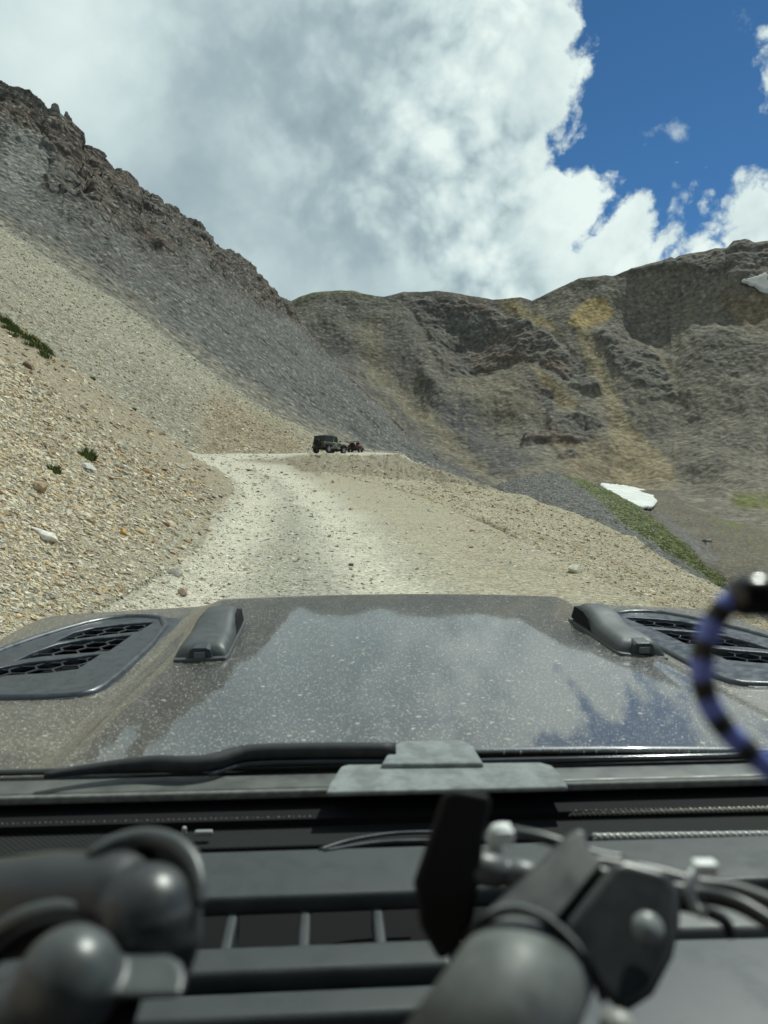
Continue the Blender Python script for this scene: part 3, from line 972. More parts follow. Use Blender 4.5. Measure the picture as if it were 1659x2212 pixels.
def scatter(name, weight, count, smin, smax, power, mat_, tint=(1, 1, 1), cap=1.0, lay=None):
    """stones lying on the ground, sized in metres through their distance so that near ones stay small"""
    wgt = (weight * AREA * inframe).ravel()
    wgt = wgt / wgt.sum()
    cells = rng.choice(len(wgt), count, p=wgt)
    r_, c_ = np.divmod(cells, NCOL - 1)
    fu, fv = rng.random(count), rng.random(count)
    p = (Pd[r_, c_] * ((1 - fu) * (1 - fv))[:, None] + Pd[r_, c_ + 1] * (fu * (1 - fv))[:, None] + Pd[r_ + 1, c_] * ((1 - fu) * fv)[:, None] + Pd[r_ + 1, c_ + 1] * (fu * fv)[:, None])
    nrm = Nn[r_, c_]
    s = smin * (rng.random(count) ** (-1 / power))
    s = np.minimum(s, smax) * p[:, 1] / FPX
    s = np.minimum(s, cap)
    Vs, Fs, Cs, off = [], [], [], 0
    which = rng.integers(0, len(PROTO), count)
    pc = PAL[rng.choice(len(PAL), count, p=PALW / PALW.sum())] * rng.uniform(.8, 1.15, count)[:, None] * np.array(tint)
    ang = rng.random(count) * 2 * np.pi
    if lay is not None:          # slabs that slid: long side down the slope
        ang = rng.normal(size=count) * lay
    tilt = rng.normal(size=(count, 3)) * (.28 if lay is None else .20)
    up = nrm + tilt
    up /= np.linalg.norm(up, axis=1)[:, None]
    rx = np.stack([np.cos(ang), np.sin(ang), 0 * ang], 1)
    rx -= up * (rx * up).sum(1)[:, None]
    rx /= np.linalg.norm(rx, axis=1)[:, None]
    ry = np.cross(up, rx)
    for k, (pv, pf) in enumerate(PROTO):
        ids = np.nonzero(which == k)[0]
        if not len(ids):
            continue
        st_ = (rng.uniform(.75, 1.35, (len(ids), 3)) * s[ids][:, None])[:, None, :]
        lv = pv[None] * st_
        wv = lv[..., 0:1] * rx[ids][:, None] + lv[..., 1:2] * ry[ids][:, None] + lv[..., 2:3] * up[ids][:, None] + (p[ids] + up[ids] * (s[ids] * .10)[:, None])[:, None]
        Vs.append(wv.reshape(-1, 3))
        Fs.append((pf[None] + (np.arange(len(ids)) * len(pv))[:, None, None] + off).reshape(-1, 3))
        Cs.append(np.repeat(pc[ids], len(pv), 0))
        off += len(ids) * len(pv)
    o = link_mesh(name, grid_mesh(name, np.concatenate(Vs), np.concatenate(Fs), np.concatenate(Cs), smooth=False), mat_)
    tag(o, kind='stuff')
    return o


def stone_mat():
    m_, t, b = mat('stone')
    col = t.n('ShaderNodeVertexColor', layer_name='Col').outputs[0]
    co = t.n('ShaderNodeTexCoord').outputs['Object']
    f = t.noise(co, 14.0, 5.0, .65)
    g = t.step(f, .25, .75, .7, 1.15)
    kk = t.n('ShaderNodeCombineColor')
    for i in range(3):
        t.link(g, kk.inputs[i])
    t.link(t.mix(1.0, col, kk.outputs[0], 'MULTIPLY'), b.inputs['Base Color'])
    b.inputs['Roughness'].default_value = .9
    b.inputs['Specular IOR Level'].default_value = .25
    t.link(t.bump(f, .6, .02), b.inputs['Normal'])
    return m_


STONE = stone_mat()
Lc = FL
Yc = Y[:-1, :-1]
Rc = RID[:-1, :-1]
ed_ = ((ay - 690) * 430 - (ax - 0) * 310) / math.hypot(430, 310)
edge_far = sstep(10, 150, ed_ + fbm(flat, .35, 3).reshape(X.shape) * 70)[:-1, :-1]
nzc = fbm(flat, .3, 3).reshape(X.shape)[:-1, :-1]
tag(scatter('bank_scree', (Lc == 1) * (Rc <= 1.0) * (1.0 + 1.3 * (Yc < 24)) * np.clip(.8 + 1.3 * nzc, .15, 2) * (.22 + .78 * edge_far) * (.25 + .75 * sstep(-.2, 2.2, np.interp(Yc, YS, XL_) - X[:-1, :-1])) * (ax[:-1, :-1] > -60), 100000, 1.5, 10.5, 2.1, STONE, (1.0, .95, .88), lay=.55), 'loose pale angular scree covering the bank left of the track', 'scree')
tag(scatter('fill_scree', (Lc == 2) * (Rc <= 2.0) * (1 - .6 * (Rc > .3)), 22000, 1.4, 6.5, 2.3, STONE, (.92, .89, .8)), 'small tan stones covering the fill slope right of the track', 'scree')
Xc = X[:-1, :-1]
mid = np.exp(-((Xc - np.interp(Yc, [0, 9, 18, 30, 40, 50, 60], [-1.0, -1.05, -2.1, -3.8, -5.7, -8.5, -12])) / (.95 + .018 * Yc)) ** 2) + 1.1 * np.exp(-((Xc - np.interp(Yc, YS, XL_)) / .8) ** 2) + .5 * np.exp(-((Xc - np.interp(Yc, YS, XR_)) / .7) ** 2) + .08
tag(scatter('track_gravel', (Lc == 0) * mid * (.75 + nzc), 34000, 1.2, 7.5, 2.1, STONE, (1.02, 1.03, 1.03)), 'grey gravel between the wheel tracks of the road', 'gravel')
tag(scatter('hillside_scree', (Lc == 3) * (1.0 + nzc), 15000, 1.4, 5.5, 2.3, STONE, (.95, .93, .85)), 'fine pale scree covering the sunlit hillside behind the bend', 'scree')
tag(scatter('hill_rubble', (Lc == 5) * (PXx[:-1, :-1] < 1420), 3500, 1.2, 4.5, 2.3, STONE, (.55, .56, .58)), 'grey rubble on the near flank of the grassy hill', 'rubble')
# ------------------------------------------------------------------ the car one looks out of
PSI, PIT, HC, AC = math.radians(4.0), math.radians(4.2), .40, .175
c_r = Vector((math.cos(PSI), math.sin(PSI), 0))
c_fh = Vector((-math.sin(PSI), math.cos(PSI), 0))
c_f = c_fh * math.cos(PIT) + Vector((0, 0, 1)) * math.sin(PIT)
c_u = c_fh * -math.sin(PIT) + Vector((0, 0, 1)) * math.cos(PIT)
c_o = Vector((0, 0, EYE)) - c_u * HC + c_r * AC
CAR_M = Matrix(((c_r.x, c_f.x, c_u.x, c_o.x), (c_r.y, c_f.y, c_u.y, c_o.y), (c_r.z, c_f.z, c_u.z, c_o.z), (0, 0, 0, 1)))
CAR_I = CAR_M.inverted()


def cp(x, y, c=0.0):
    """picture point on the car-frame plane at height c -> car coordinates (right, forward, up)"""
    d = ray(x, y)
    t = (c - HC) / d.dot(c_u)
    p = CAR_I @ (Vector((0, 0, EYE)) + d * t)
    return Vector((p.x, p.y, c))


car = empty('car', CAR_M)
tag(car, 'dusty black off-road car in the foreground, its bonnet and dashboard seen from the seat', 'car')


def dusty_paint():
    m_, t, b = mat('dusty black paint')
    co = t.n('ShaderNodeTexCoord').outputs['Object']
    dust = t.n('ShaderNodeVertexColor', layer_name='Col')
    sp = t.n('ShaderNodeSeparateColor')
    t.link(dust.outputs[0], sp.inputs[0])
    d0 = sp.outputs[0]
    cl = t.noise(co, 9.0, 6.0, .62)
    fine = t.noise(co, 150.0, 4.0, .7)
    film = t.math('MULTIPLY', d0, t.step(cl, .3, .7, .6, 1.25))
    film = t.math('MULTIPLY', film, t.step(fine, .3, .7, .5, 1.4), clamp=True)

    def specks(scale, rmax, keep, rot, stretch, seed):
        mp = t.n('ShaderNodeMapping')
        mp.inputs['Rotation'].default_value = (0, 0, rot)
        mp.inputs['Scale'].default_value = (1, stretch, 1)
        mp.inputs['Location'].default_value = (seed, seed * 1.7, 0)
        wv = t.n('ShaderNodeTexNoise')
        t.link(co, wv.inputs['Vector'])
        wv.inputs['Scale'].default_value = scale * 1.3
        jit = t.vmath('SCALE', t.vmath('SUBTRACT', wv.outputs['Color'], (.5, .5, .5)))
        jit.node.inputs['Scale'].default_value = .16 / scale
        t.link(t.vmath('ADD', co, jit), mp.inputs[0])
        v = t.n('ShaderNodeTexVoronoi')
        v.voronoi_dimensions = '2D'
        t.link(mp.outputs[0], v.inputs['Vector'])
        v.inputs['Scale'].default_value = scale
        s2 = t.n('ShaderNodeSeparateColor')
        t.link(v.outputs['Color'], s2.inputs[0])
        on = t.math('GREATER_THAN', s2.outputs[0], 1 - keep)
        r = t.math('MULTIPLY', t.math('POWER', s2.outputs[1], 2.2), rmax)
        return t.math('MULTIPLY', on, t.math('LESS_THAN', v.outputs['Distance'], r))
    a = specks(230, .32, .55, .3, 1.5, 1.0)
    a = t.math('MAXIMUM', a, specks(110, .15, .36, 1.1, 3.0, 5.0))
    a = t.math('MAXIMUM', a, specks(120, .13, .32, -.7, 3.2, 9.0))
    big = t.math('MAXIMUM', specks(36, .16, .22, .2, 1.7, 3.0), specks(30, .14, .11, -1.2, 6.0, 7.0))
    spk = t.math('MAXIMUM', t.math('MULTIPLY', a, .8), t.math('MULTIPLY', big, .75))
    dcol = t.mix(t.step(cl, .35, .65), (.27, .235, .18), (.21, .185, .142))
    col = t.mix(film, (.012, .0125, .014), dcol)
    col = t.mix(spk, col, t.mix(big, (.66, .64, .58), (.58, .53, .42)))
    t.link(col, b.inputs['Base Color'])
    cover = t.math('MAXIMUM', t.math('MULTIPLY', film, .9), spk)
    t.link(t.step(cover, 0, 1, .30, .9, smooth=False), b.inputs['Roughness'])
    b.inputs['Specular IOR Level'].default_value = .4
    t.link(t.step(cover, .0, .75, .92, 0.0, smooth=False), b.inputs['Coat Weight'])
    b.inputs['Coat Roughness'].default_value = .035
    b.inputs['Coat IOR'].default_value = 2.3
    nb = t.bump(t.noise(co, 3.0, 1.0, .5), .008, .05)
    t.link(nb, b.inputs['Coat Normal'])
    return m_


PAINT = dusty_paint()
PLAST = plain('dark moulded plastic', (.032, .036, .040), .42, spec=.5, bump=(900, .12, .001), vary=.2, vscale=60)
VENTP = plain('vent plastic', (.040, .046, .054), .36, spec=.5, bump=(700, .15, .001), vary=.25, vscale=40)
RUBBER = plain('bonnet stop rubber', (.058, .064, .064), .55, spec=.45, bump=(600, .2, .001), vary=.2, vscale=50)
BLACK = plain('black recess', (.006, .006, .007), .85, spec=.2)
DASH = plain('dash plastic', (.034, .040, .041), .55, spec=.4, bump=(500, .3, .001), vary=.12, vscale=30)
MOTTLED = plain('mottled grey rubber', (.20, .215, .21), .85, spec=.3, bump=(120, .4, .002), vary=.28, vscale=45)
COWLM = plain('grey painted frame', (.085, .088, .082), .5, spec=.5, vary=.25, vscale=30)
LIPM = plain('pale grey strip', (.14, .145, .13), .8, vary=.3, vscale=90)

# ---- bonnet, wings
sm = lambda a, b, x: float(sstep(a, b, np.float64(x)))


def bf(a):
    return 2.405 - .19 * (abs(a) / 1.0) ** 2.2


def hood_z(a, b):
    aa = abs(a)
    s0 = .468 + .045 * min(1, max(0, (1.65 - b) / .65))
    dome = (1 - sm(s0, s0 + .105 - .3 * (s0 - .468), aa)) * (1 - sm(2.13, 2.40, b))
    z = .046 * dome - .046 - .010 * (min(aa, .45) / .45) ** 2
    z += .008
    if aa > .93:
        z -= 3.5 * (aa - .93) ** 2
    e = b - (bf(a) - .075)
    if e > 0:
        z -= 14.0 * e * e
    return z


VENT_POLY = [(.572, 2.115), (.68, 2.15), (.79, 2.150), (.87, 1.985), (.935, 1.80), (.962, 1.60), (.965, 1.47), (.93, 1.415), (.65, 1.408), (.608, 1.44), (.592, 1.50)]


def in_poly(a, b, poly):
    r = False
    for i in range(len(poly)):
        x0, y0 = poly[i]
        x1, y1 = poly[(i + 1) % len(poly)]
        if (y0 > b) != (y1 > b) and a < (x1 - x0) * (b - y0) / (y1 - y0) + x0:
            r = not r
    return r


def inset(poly, d):
    out = []
    n = len(poly)
    area = sum(poly[i][0] * poly[(i + 1) % n][1] - poly[(i + 1) % n][0] * poly[i][1] for i in range(n))
    sgn = 1 if area > 0 else -1
    for i in range(n):
        p0, p1, p2 = Vector(poly[i - 1]), Vector(poly[i]), Vector(poly[(i + 1) % n])
        e0, e1 = (p1 - p0).normalized(), (p2 - p1).normalized()
        n0, n1 = Vector((-e0.y, e0.x)) * sgn, Vector((-e1.y, e1.x)) * sgn
        bi = (n0 + n1)
        bi = bi / max(.35, bi.length_squared / 2)
        out.append(tuple(p1 + bi * d))
    return out


NA, NB = 170, 130
al = np.linspace(-1.02, 1.02, NA)
HV, HD = [], []
for j in range(NB):
    t = (j / (NB - 1))
    t = t ** .9
    for a in al:
        b = .985 + t * (bf(a) - .985)
        HV.append((a, b, hood_z(a, b)))
        aa = abs(a)
        s0 = .455 + .045 * min(1, max(0, (1.65 - b) / .65))
        d = .17 + .42 * sm(s0 - .04, s0 + .10, aa) - .10 * sm(.52, .60, aa) + .10 * sm(1.5, 1.1, b) * sm(.3, .5, aa) + .10 * sm(2.1, 2.35, b)
        HD.append(d)
HV = np.array(HV)
ii = np.arange(NA * NB).reshape(NB, NA)
hf = np.stack([ii[:-1, :-1], ii[:-1, 1:], ii[1:, 1:], ii[1:, :-1]], -1).reshape(-1, 4)
cut = inset(VENT_POLY, .012)
keep = []
for f in hf:
    ca, cb = HV[f, 0].mean(), HV[f, 1].mean()
    keep.append(not in_poly(abs(ca), cb, cut))
hf = hf[np.array(keep)]
hd = np.array(HD)
hood = link_mesh('hood', grid_mesh('hood', HV, hf, np.stack([hd, hd, hd], 1)), PAINT, car)
md = hood.modifiers.new('thick', 'SOLIDIFY')
md.thickness = .004
md.offset = -1

# body below the bonnet
bm = bmesh.new()
loop = [(a, bf(a) - .03) for a in np.linspace(-.93, .93, 25)] + [(.95, .9), (-.95, .9)]
add_prism(bm, loop, lambda p: Vector((p[0], p[1], -.75)), lambda p: Vector((p[0], p[1], -.155)))
obj('body', bm, plain('black body paint', (.012, .0125, .014), .3, spec=.5, coat=.6), car)

# ---- vents in the bonnet: frame, three slots, honeycomb behind
SLOT_PX = [
    [(124, 1381), (160, 1365), (205, 1356), (260, 1351), (327, 1347), (300, 1363), (240, 1368), (185, 1374)],
    [(43, 1420), (80, 1405), (120, 1393), (175, 1385), (277, 1377), (236, 1404), (160, 1409), (100, 1413)],
    [(-95, 1470), (-40, 1451), (10, 1440), (60, 1433), (120, 1428), (210, 1418), (167, 1444), (100, 1451), (20, 1455), (-40, 1465)]]
SLOTS = [[(abs(cp(x, y, -.046).x), cp(x, y, -.046).y) for x, y in s] for s in SLOT_PX]


SLOTS = [[(a_, sum(q_[1] for q_ in s_) / len(s_) + (b_ - sum(q_[1] for q_ in s_) / len(s_)) * 1.3) for a_, b_ in s_] for s_ in SLOTS]
HEX = plain('glossy black mesh', (.03, .033, .038), .25)


def vent(side):
    zz = lambda a, b, d=0.0: Vector((side * a, b, hood_z(a, b) + d))
    bm = bmesh.new()
    edges = []
    for lp in [inset(VENT_POLY, .006)] + SLOTS:
        vs = [bm.verts.new(zz(a, b, .002)) for a, b in lp]
        edges += [bm.edges.new((vs[i], vs[(i + 1) % len(vs)])) for i in range(len(vs))]
    bmesh.ops.triangle_fill(bm, use_beauty=True, use_dissolve=False, edges=edges)
    bmesh.ops.recalc_face_normals(bm, faces=bm.faces[:])
    if sum(f.normal.z for f in bm.faces) < 0:
        bmesh.ops.reverse_faces(bm, faces=bm.faces[:])
    r = bmesh.ops.extrude_face_region(bm, geom=bm.faces[:])
    bmesh.ops.translate(bm, vec=(0, 0, -.018), verts=[g for g in r['geom'] if isinstance(g, bmesh.types.BMVert)])
    v = obj('hood_vent', bm, VENTP, car, bevel=.0035)
    # raised rim
    bm = bmesh.new()
    o_, i_ = VENT_POLY, inset(VENT_POLY, .022)
    n = len(o_)
    lo = [bm.verts.new(zz(a, b, -.004)) for a, b in o_]
    ot = [bm.verts.new(zz(a, b, .011)) for a, b in inset(VENT_POLY, .004)]
    it = [bm.verts.new(zz(a, b, .010)) for a, b in inset(VENT_POLY, .018)]
    il = [bm.verts.new(zz(a, b, -.002)) for a, b in i_]
    for i in range(n):
        j = (i + 1) % n
        for p, q_ in ((lo, ot), (ot, it), (it, il)):
            bm.faces.new((p[i], p[j], q_[j], q_[i]))
    obj('vent_rim', bm, VENTP, v, smooth=True, subdiv=1)
    # dark well
    bm = bmesh.new()
    add_prism(bm, inset(VENT_POLY, .004), lambda p: zz(p[0], p[1], -.075), lambda p: zz(p[0], p[1], -.066))
    obj('vent_well', bm, BLACK, v)
    # honeycomb, one piece behind each slot
    R_ = .030
    for sl_ in SLOTS:
        bm = bmesh.new()
        seen = set()
        for i in range(-2, 18):
            for j in range(-2, 18):
                cx_, cy_ = .55 + i * R_ * 1.5, 1.38 + (j + .5 * (i & 1)) * R_ * math.sqrt(3)
                cs = [(cx_ + R_ * math.cos(k * math.pi / 3), cy_ + R_ * math.sin(k * math.pi / 3)) for k in range(6)]
                for k in range(6):
                    p, q_ = cs[k], cs[(k + 1) % 6]
                    key = (round((p[0] + q_[0]) * 500), round((p[1] + q_[1]) * 500))
                    if key in seen:
                        continue
                    mx_, my_ = (p[0] + q_[0]) / 2, (p[1] + q_[1]) / 2
                    if in_poly(mx_, my_, sl_) or in_poly(mx_, my_ + .012, sl_) or in_poly(mx_, my_ - .012, sl_):
                        seen.add(key)
                        add_tube(bm, [zz(p[0], p[1], -.006), zz(q_[0], q_[1], -.006)], .0024, 6)
        o_ = obj('honeycomb_mesh', bm, HEX, v)
    bm = bmesh.new()
    wl = inset(VENT_POLY, .006)
    a_ = [bm.verts.new(zz(x_, y_, -.004)) for x_, y_ in wl]
    b_ = [bm.verts.new(zz(x_, y_, -.075)) for x_, y_ in wl]
    for i in range(len(wl)):
        j = (i + 1) % len(wl)
        bm.faces.new((a_[i], a_[j], b_[j], b_[i]))
    obj('well_wall', bm, BLACK, v)
    return v


vent(-1)
vent(1)

# ---- rubber bonnet stops with washer jets
def hood_stop(x0, side):
    """side +1: the scoop opens towards +x"""
    prof = [(1.500, .006, .052), (1.510, .026, .052), (1.530, .034, .052), (1.60, .036, .052), (1.655, .037, .051), (1.70, .050, .050), (1.735, .055, .048), (1.79, .055, .045), (1.81, .048, .043), (1.822, .022, .042)]
    bm = bmesh.new()
    rings = []
    for b, hgt, hw in prof:
        ring = []
        for k in range(17):
            th_ = math.pi * k / 16
            e = .38
            cx_ = math.copysign(abs(math.cos(th_)) ** e, math.cos(th_)) * hw * (1 - .16 * math.sin(th_))
            cz_ = abs(math.sin(th_)) ** .5 * hgt
            a = x0 + cx_
            ring.append(bm.verts.new((a, b, hood_z(a, b) - .004 + cz_)))
        rings.append(ring)
    for p, q_ in zip(rings, rings[1:]):
        for k in range(16):
            bm.faces.new((p[k], p[k + 1], q_[k + 1], q_[k]))
    bm.faces.new(rings[0])
    bm.faces.new(rings[-1][::-1])
    st = obj('hood_stop', bm, RUBBER, car, smooth=True)
    st.modifiers.new('edge', 'EDGE_SPLIT').split_angle = math.radians(50)
    # base flange
    bm = bmesh.new()
    fl = [(x0 - .054, 1.515), (x0 - .050, 1.490), (x0 + .050, 1.490), (x0 + .054, 1.515), (x0 + .053, 1.825), (x0 + .040, 1.838), (x0 - .040, 1.838), (x0 - .053, 1.825)]
    add_prism(bm, fl, lambda p: Vector((p[0], p[1], hood_z(p[0], p[1]) - .003)), lambda p: Vector((p[0], p[1], hood_z(p[0], p[1]) + .006)))
    obj('base_flange', bm, RUBBER, st, bevel=.003)
    # dark scoop on the inboard flank
    bm = bmesh.new()
    sx = x0 + side * .0405
    zb = hood_z(x0, 1.74)
    pts = [(1.665, .010), (1.70, .034), (1.735, .042), (1.80, .042), (1.812, .012)]
    add_prism(bm, pts, lambda p: Vector((sx - side * .006, p[0], zb + p[1])), lambda p: Vector((sx + side * (.0105 - p[1] * .11), p[0], zb + p[1])))
    obj('scoop_recess', bm, BLACK, st)
    # washer jet in the rear end
    bm = bmesh.new()
    z0 = hood_z(x0, 1.50)
    jet = [(-.026, .002), (-.020, .022), (-.014, .026), (.014, .026), (.020, .022), (.026, .002)]
    add_prism(bm, jet, lambda p: Vector((x0 + p[0], 1.494, z0 + p[1])), lambda p: Vector((x0 + p[0] * .9, 1.535, z0 + p[1] + .004)))
    j = obj('jet_housing', bm, PLAST, st, bevel=.002)
    bm = bmesh.new()
    add_box(bm, (x0, 1.4925, z0 + .012), (.022, .006, .013))
    obj('jet_nozzle', bm, plain('jet grey', (.10, .11, .12), .3), j, bevel=.0015)
    return st


hood_stop(cp(447, 1400, 0).x + .002, 1)
hood_stop(cp(1372, 1400, 0).x - .004, -1)

# ---- cowl, windscreen frame, windscreen
bm = bmesh.new()
add_box(bm, (0, .962, -.018), (1.56, .040, .020))
obj('cowl', bm, PLAST, car, bevel=.004)
bm = bmesh.new()
add_box(bm, (0, .9745, -.001), (1.5, .009, .008))
obj('cowl_seal', bm, plain('glossy seal', (.03, .03, .032), .16, coat=.5), car, bevel=.003)
bm = bmesh.new()
add_box(bm, (0, .931, -.009), (1.56, .044, .016))
fr = obj('windscreen_frame', bm, COWLM, car, bevel=.006)
bm = bmesh.new()
add_box(bm, (0, .9045, -.006), (1.56, .009, .010))  # pale strip along the near edge of the frame
obj('frame_strip', bm, LIPM, fr, bevel=.003)
for s in (-1, 1):
    bm = bmesh.new()
    add_tube(bm, [Vector((s * .80, .90, -.03)), Vector((s * .745, .28, 1.0))], .028, 12)
    obj('pillar', bm, COWLM, fr)
bm = bmesh.new()
add_tube(bm, [Vector((-.75, .28, 1.0)), Vector((.75, .28, 1.0))], .028, 12)
obj('header_rail', bm, COWLM, fr)
gm, gt, gb = mat('windscreen glass')
gm.node_tree.nodes.remove(gb)
tr_ = gt.n('ShaderNodeBsdfTransparent')
tr_.inputs[0].default_value = (.908, .985, .945, 1)
gt.link(tr_.outputs[0], gm.node_tree.nodes['Material Output'].inputs[0])
bm = bmesh.new()
vs = [bm.verts.new(p) for p in ((-.79, .905, -.006), (.79, .905, -.006), (.74, .285, .98), (-.74, .285, .98))]
bm.faces.new(vs)
obj('windscreen', bm, gm, car)

# mottled grey cover plate at the foot of the windscreen
bm = bmesh.new()
pl = [cp(x, y, .010) for x, y in ((704, 1711), (712, 1690), (737, 1654), (752, 1650), (1165, 1645), (1192, 1652), (1212, 1672), (1228, 1699))]
add_prism(bm, pl, lambda p: Vector((p.x, p.y, .003)), lambda p: Vector((p.x, p.y, .010)))
obj('cover_plate', bm, MOTTLED, car, bevel=.003)
bm = bmesh.new()
pl = [cp(x, y, .016) for x, y in ((822, 1650), (845, 1612), (866, 1599), (1000, 1597), (1022, 1610), (1046, 1648))]
add_prism(bm, pl, lambda p: Vector((p.x, p.y, -.03)), lambda p: Vector((p.x, p.y, .016)))
obj('wiper_motor_cap', bm, MOTTLED, car, bevel=.004)
# wiper arm
bm = bmesh.new()
path = spline([cp(x, y, .016) for x, y in ((95, 1676), (200, 1661), (315, 1650), (400, 1652), (455, 1647), (500, 1634), (545, 1626), (680, 1622), (855, 1622))], 6)
n = len(path)
add_tube(bm, path, [.004 + .007 * min(1, i / (n * .3)) for i in range(n)], 10)
wp = obj('wiper_arm', bm, plain('faded wiper black', (.030, .030, .031), .7, spec=.3, vary=.3, vscale=60), car, smooth=True)
bm = bmesh.new()
add_tube(bm, [p + Vector((0, -.012, -.010)) for p in path[n // 2:]], .0035, 8)
obj('wiper_rod', bm, PLAST, wp, smooth=True)

# ---- dashboard
bm = bmesh.new()
add_box(bm, (0, .60, -.165), (1.56, .58, .16))
dash = obj('dashboard', bm, BLACK, car)


def fabric():
    m_, t, b = mat('black woven fabric')
    co = t.n('ShaderNodeTexCoord').outputs['Object']
    wv = t.n('ShaderNodeTexWave', wave_type='BANDS', bands_direction='DIAGONAL')
    t.link(co, wv.inputs['Vector'])
    wv.inputs['Scale'].default_value = 90
    t.link(t.mix(wv.outputs['Fac'], (.006, .007, .007), (.022, .023, .022)), b.inputs['Base Color'])
    b.inputs['Roughness'].default_value = .85
    b.inputs['Specular IOR Level'].default_value = .2
    return m_


bm = bmesh.new()
add_box(bm, (0, .862, -.036), (1.54, .078, .014))
obj('dash_mat', bm, fabric(), dash, bevel=.003)


def cord(name, p0, p1, rad, material, parent, twist=.018):
    """two strands twisted round each other, as the edge of a woven mat"""
    p0, p1 = Vector(p0), Vector(p1)
    ln = (p1 - p0).length
    d = (p1 - p0).normalized()
    u1 = d.cross(Vector((0, 0, 1))).normalized()
    u2 = d.cross(u1)
    n = int(ln / twist * 8)
    bm = bmesh.new()
    for ph in (0, math.pi):
        add_tube(bm, [p0 + d * ln * k / n + (u1 * math.cos(ph + k / 8 * 2 * math.pi) + u2 * math.sin(ph + k / 8 * 2 * math.pi)) * rad * .6 for k in range(n + 1)], rad, 6)
    return obj(name, bm, material, parent, smooth=True)


CORD = plain('woven edging', (.30, .29, .23), .45, spec=.7)
CORD2 = plain('shiny woven edging', (.36, .36, .33), .3, spec=.8)
zc = -.0235
a0, a1 = cp(-60, 1787, zc), cp(672, 1769, zc)
cord('mat_edging', a0, a1, .0024, CORD, dash, .012)
a0, a1 = cp(1228, 1757, zc), cp(1720, 1746, zc)
cord('mat_edging', a0, a1, .0024, CORD, dash, .012)
a0, a1 = cp(1282, 1809, -.006), cp(1720, 1803, -.006)
cord('piping', a0, a1, .0030, CORD2, dash, .014)

bm = bmesh.new()
add_box(bm, (0, .912, -.09), (1.56, .09, .14))
obj('bulkhead', bm, BLACK, dash)
bm = bmesh.new()
add_box(bm, (0, .7205, -.010), (1.52, .086, .020))
obj('defroster_panel', bm, DASH, dash, bevel=.006)
for b0, b1, c_ in ((.592, .628, -.012), (.543, .575, -.014), (.495, .523, -.016)):
    bm = bmesh.new()
    a0, a1 = -.78, cp(985, 2100, c_).x
    add_box(bm, ((a0 + a1) / 2, (b0 + b1) / 2, c_ - .011), (a1 - a0, b1 - b0, .022))
    obj('louver', bm, DASH, dash, bevel=.007, segs=3)
for k in range(-5, 3):
    bm = bmesh.new()
    p = cp(815 + 155 * k, 1975, -.02)
    add_box(bm, (p.x, .6515, -.026), (.0105, .062, .024))
    obj('rib', bm, DASH, dash, bevel=.003)
# centre panel on the right with its bright lip
bm = bmesh.new()
pl = [cp(x, y, .0) for x, y in ((1120, 2028), (1720, 2014), (1720, 2420), (1120, 2420))]
add_prism(bm, pl, lambda p: Vector((p.x, p.y, -.06)), lambda p: Vector((p.x, p.y, .0)))
obj('centre_panel', bm, plain('smooth dash plastic', (.028, .034, .041), .5, vary=.15, vscale=15), dash, bevel=.008)
bm = bmesh.new()
pl = [cp(x, y, -.004) for x, y in ((1180, 1952), (1720, 1942), (1720, 2002), (1180, 2012))]
add_prism(bm, pl, lambda p: Vector((p.x, p.y, -.03)), lambda p: Vector((p.x, p.y, -.004)))
obj('panel_lip', bm, plain('pale dash lip', (.12, .125, .118), .55, vary=.15), dash, bevel=.006)
bm = bmesh.new()
add_tube(bm, spline([cp(x, y, .0) for x, y in ((690, 1836), (760, 1815), (850, 1801), (960, 1797))], 8), .0022, 8)
obj('aerial_wire', bm, PLAST, dash, smooth=True)
bm = bmesh.new()
add_tube(bm, spline([cp(x, y, .0) for x, y in ((700, 1838), (800, 1822), (880, 1817), (960, 1817))], 8), .0022, 8)
obj('aerial_wire', bm, PLAST, dash, smooth=True)
bm = bmesh.new()
p = cp(440, 1799, -.02)
add_box(bm, p, (.020, .006, .006))
add_box(bm, cp(398, 1795, -.02), (.005, .006, .010))
obj('clip', bm, plain('pale clip', (.30, .31, .30), .4), dash, bevel=.002)


# ---- the cabin round the eye: roof, doors, seats
CABIN = plain('charcoal cabin lining', (.035, .035, .036), .9, spec=.2)
bm = bmesh.new()
add_box(bm, (0, -.40, 1.02), (1.56, 1.34, .03))
obj('roof', bm, CABIN, car, bevel=.01)
bm = bmesh.new()
add_box(bm, (0, -1.06, .25), (1.56, .04, 1.5))
obj('rear_panel', bm, CABIN, car)
for s in (-1, 1):
    bm = bmesh.new()
    add_box(bm, (s * .78, -.10, -.40), (.05, 1.9, .80))
    obj('door', bm, CABIN, car, bevel=.01)
    bm = bmesh.new()
    add_box(bm, (s * .78, -.62, .50), (.05, .20, 1.0))
    obj('door_pillar', bm, CABIN, car)
    bm = bmesh.new()
    add_box(bm, (s * .38, -.45, -.62), (.50, .55, .16))
    st_ = obj('seat', bm, CABIN, car, bevel=.05)
    bm = bmesh.new()
    add_box(bm, (s * .38, -.74, -.15), (.48, .14, .80))
    add_box(bm, (s * .38, -.76, .38), (.26, .10, .20))
    obj('backrest', bm, CABIN, st_, bevel=.04)
bm = bmesh.new()
add_box(bm, (0, -.05, -.78), (1.56, 1.9, .04))
obj('cabin_floor', bm, CABIN, car)

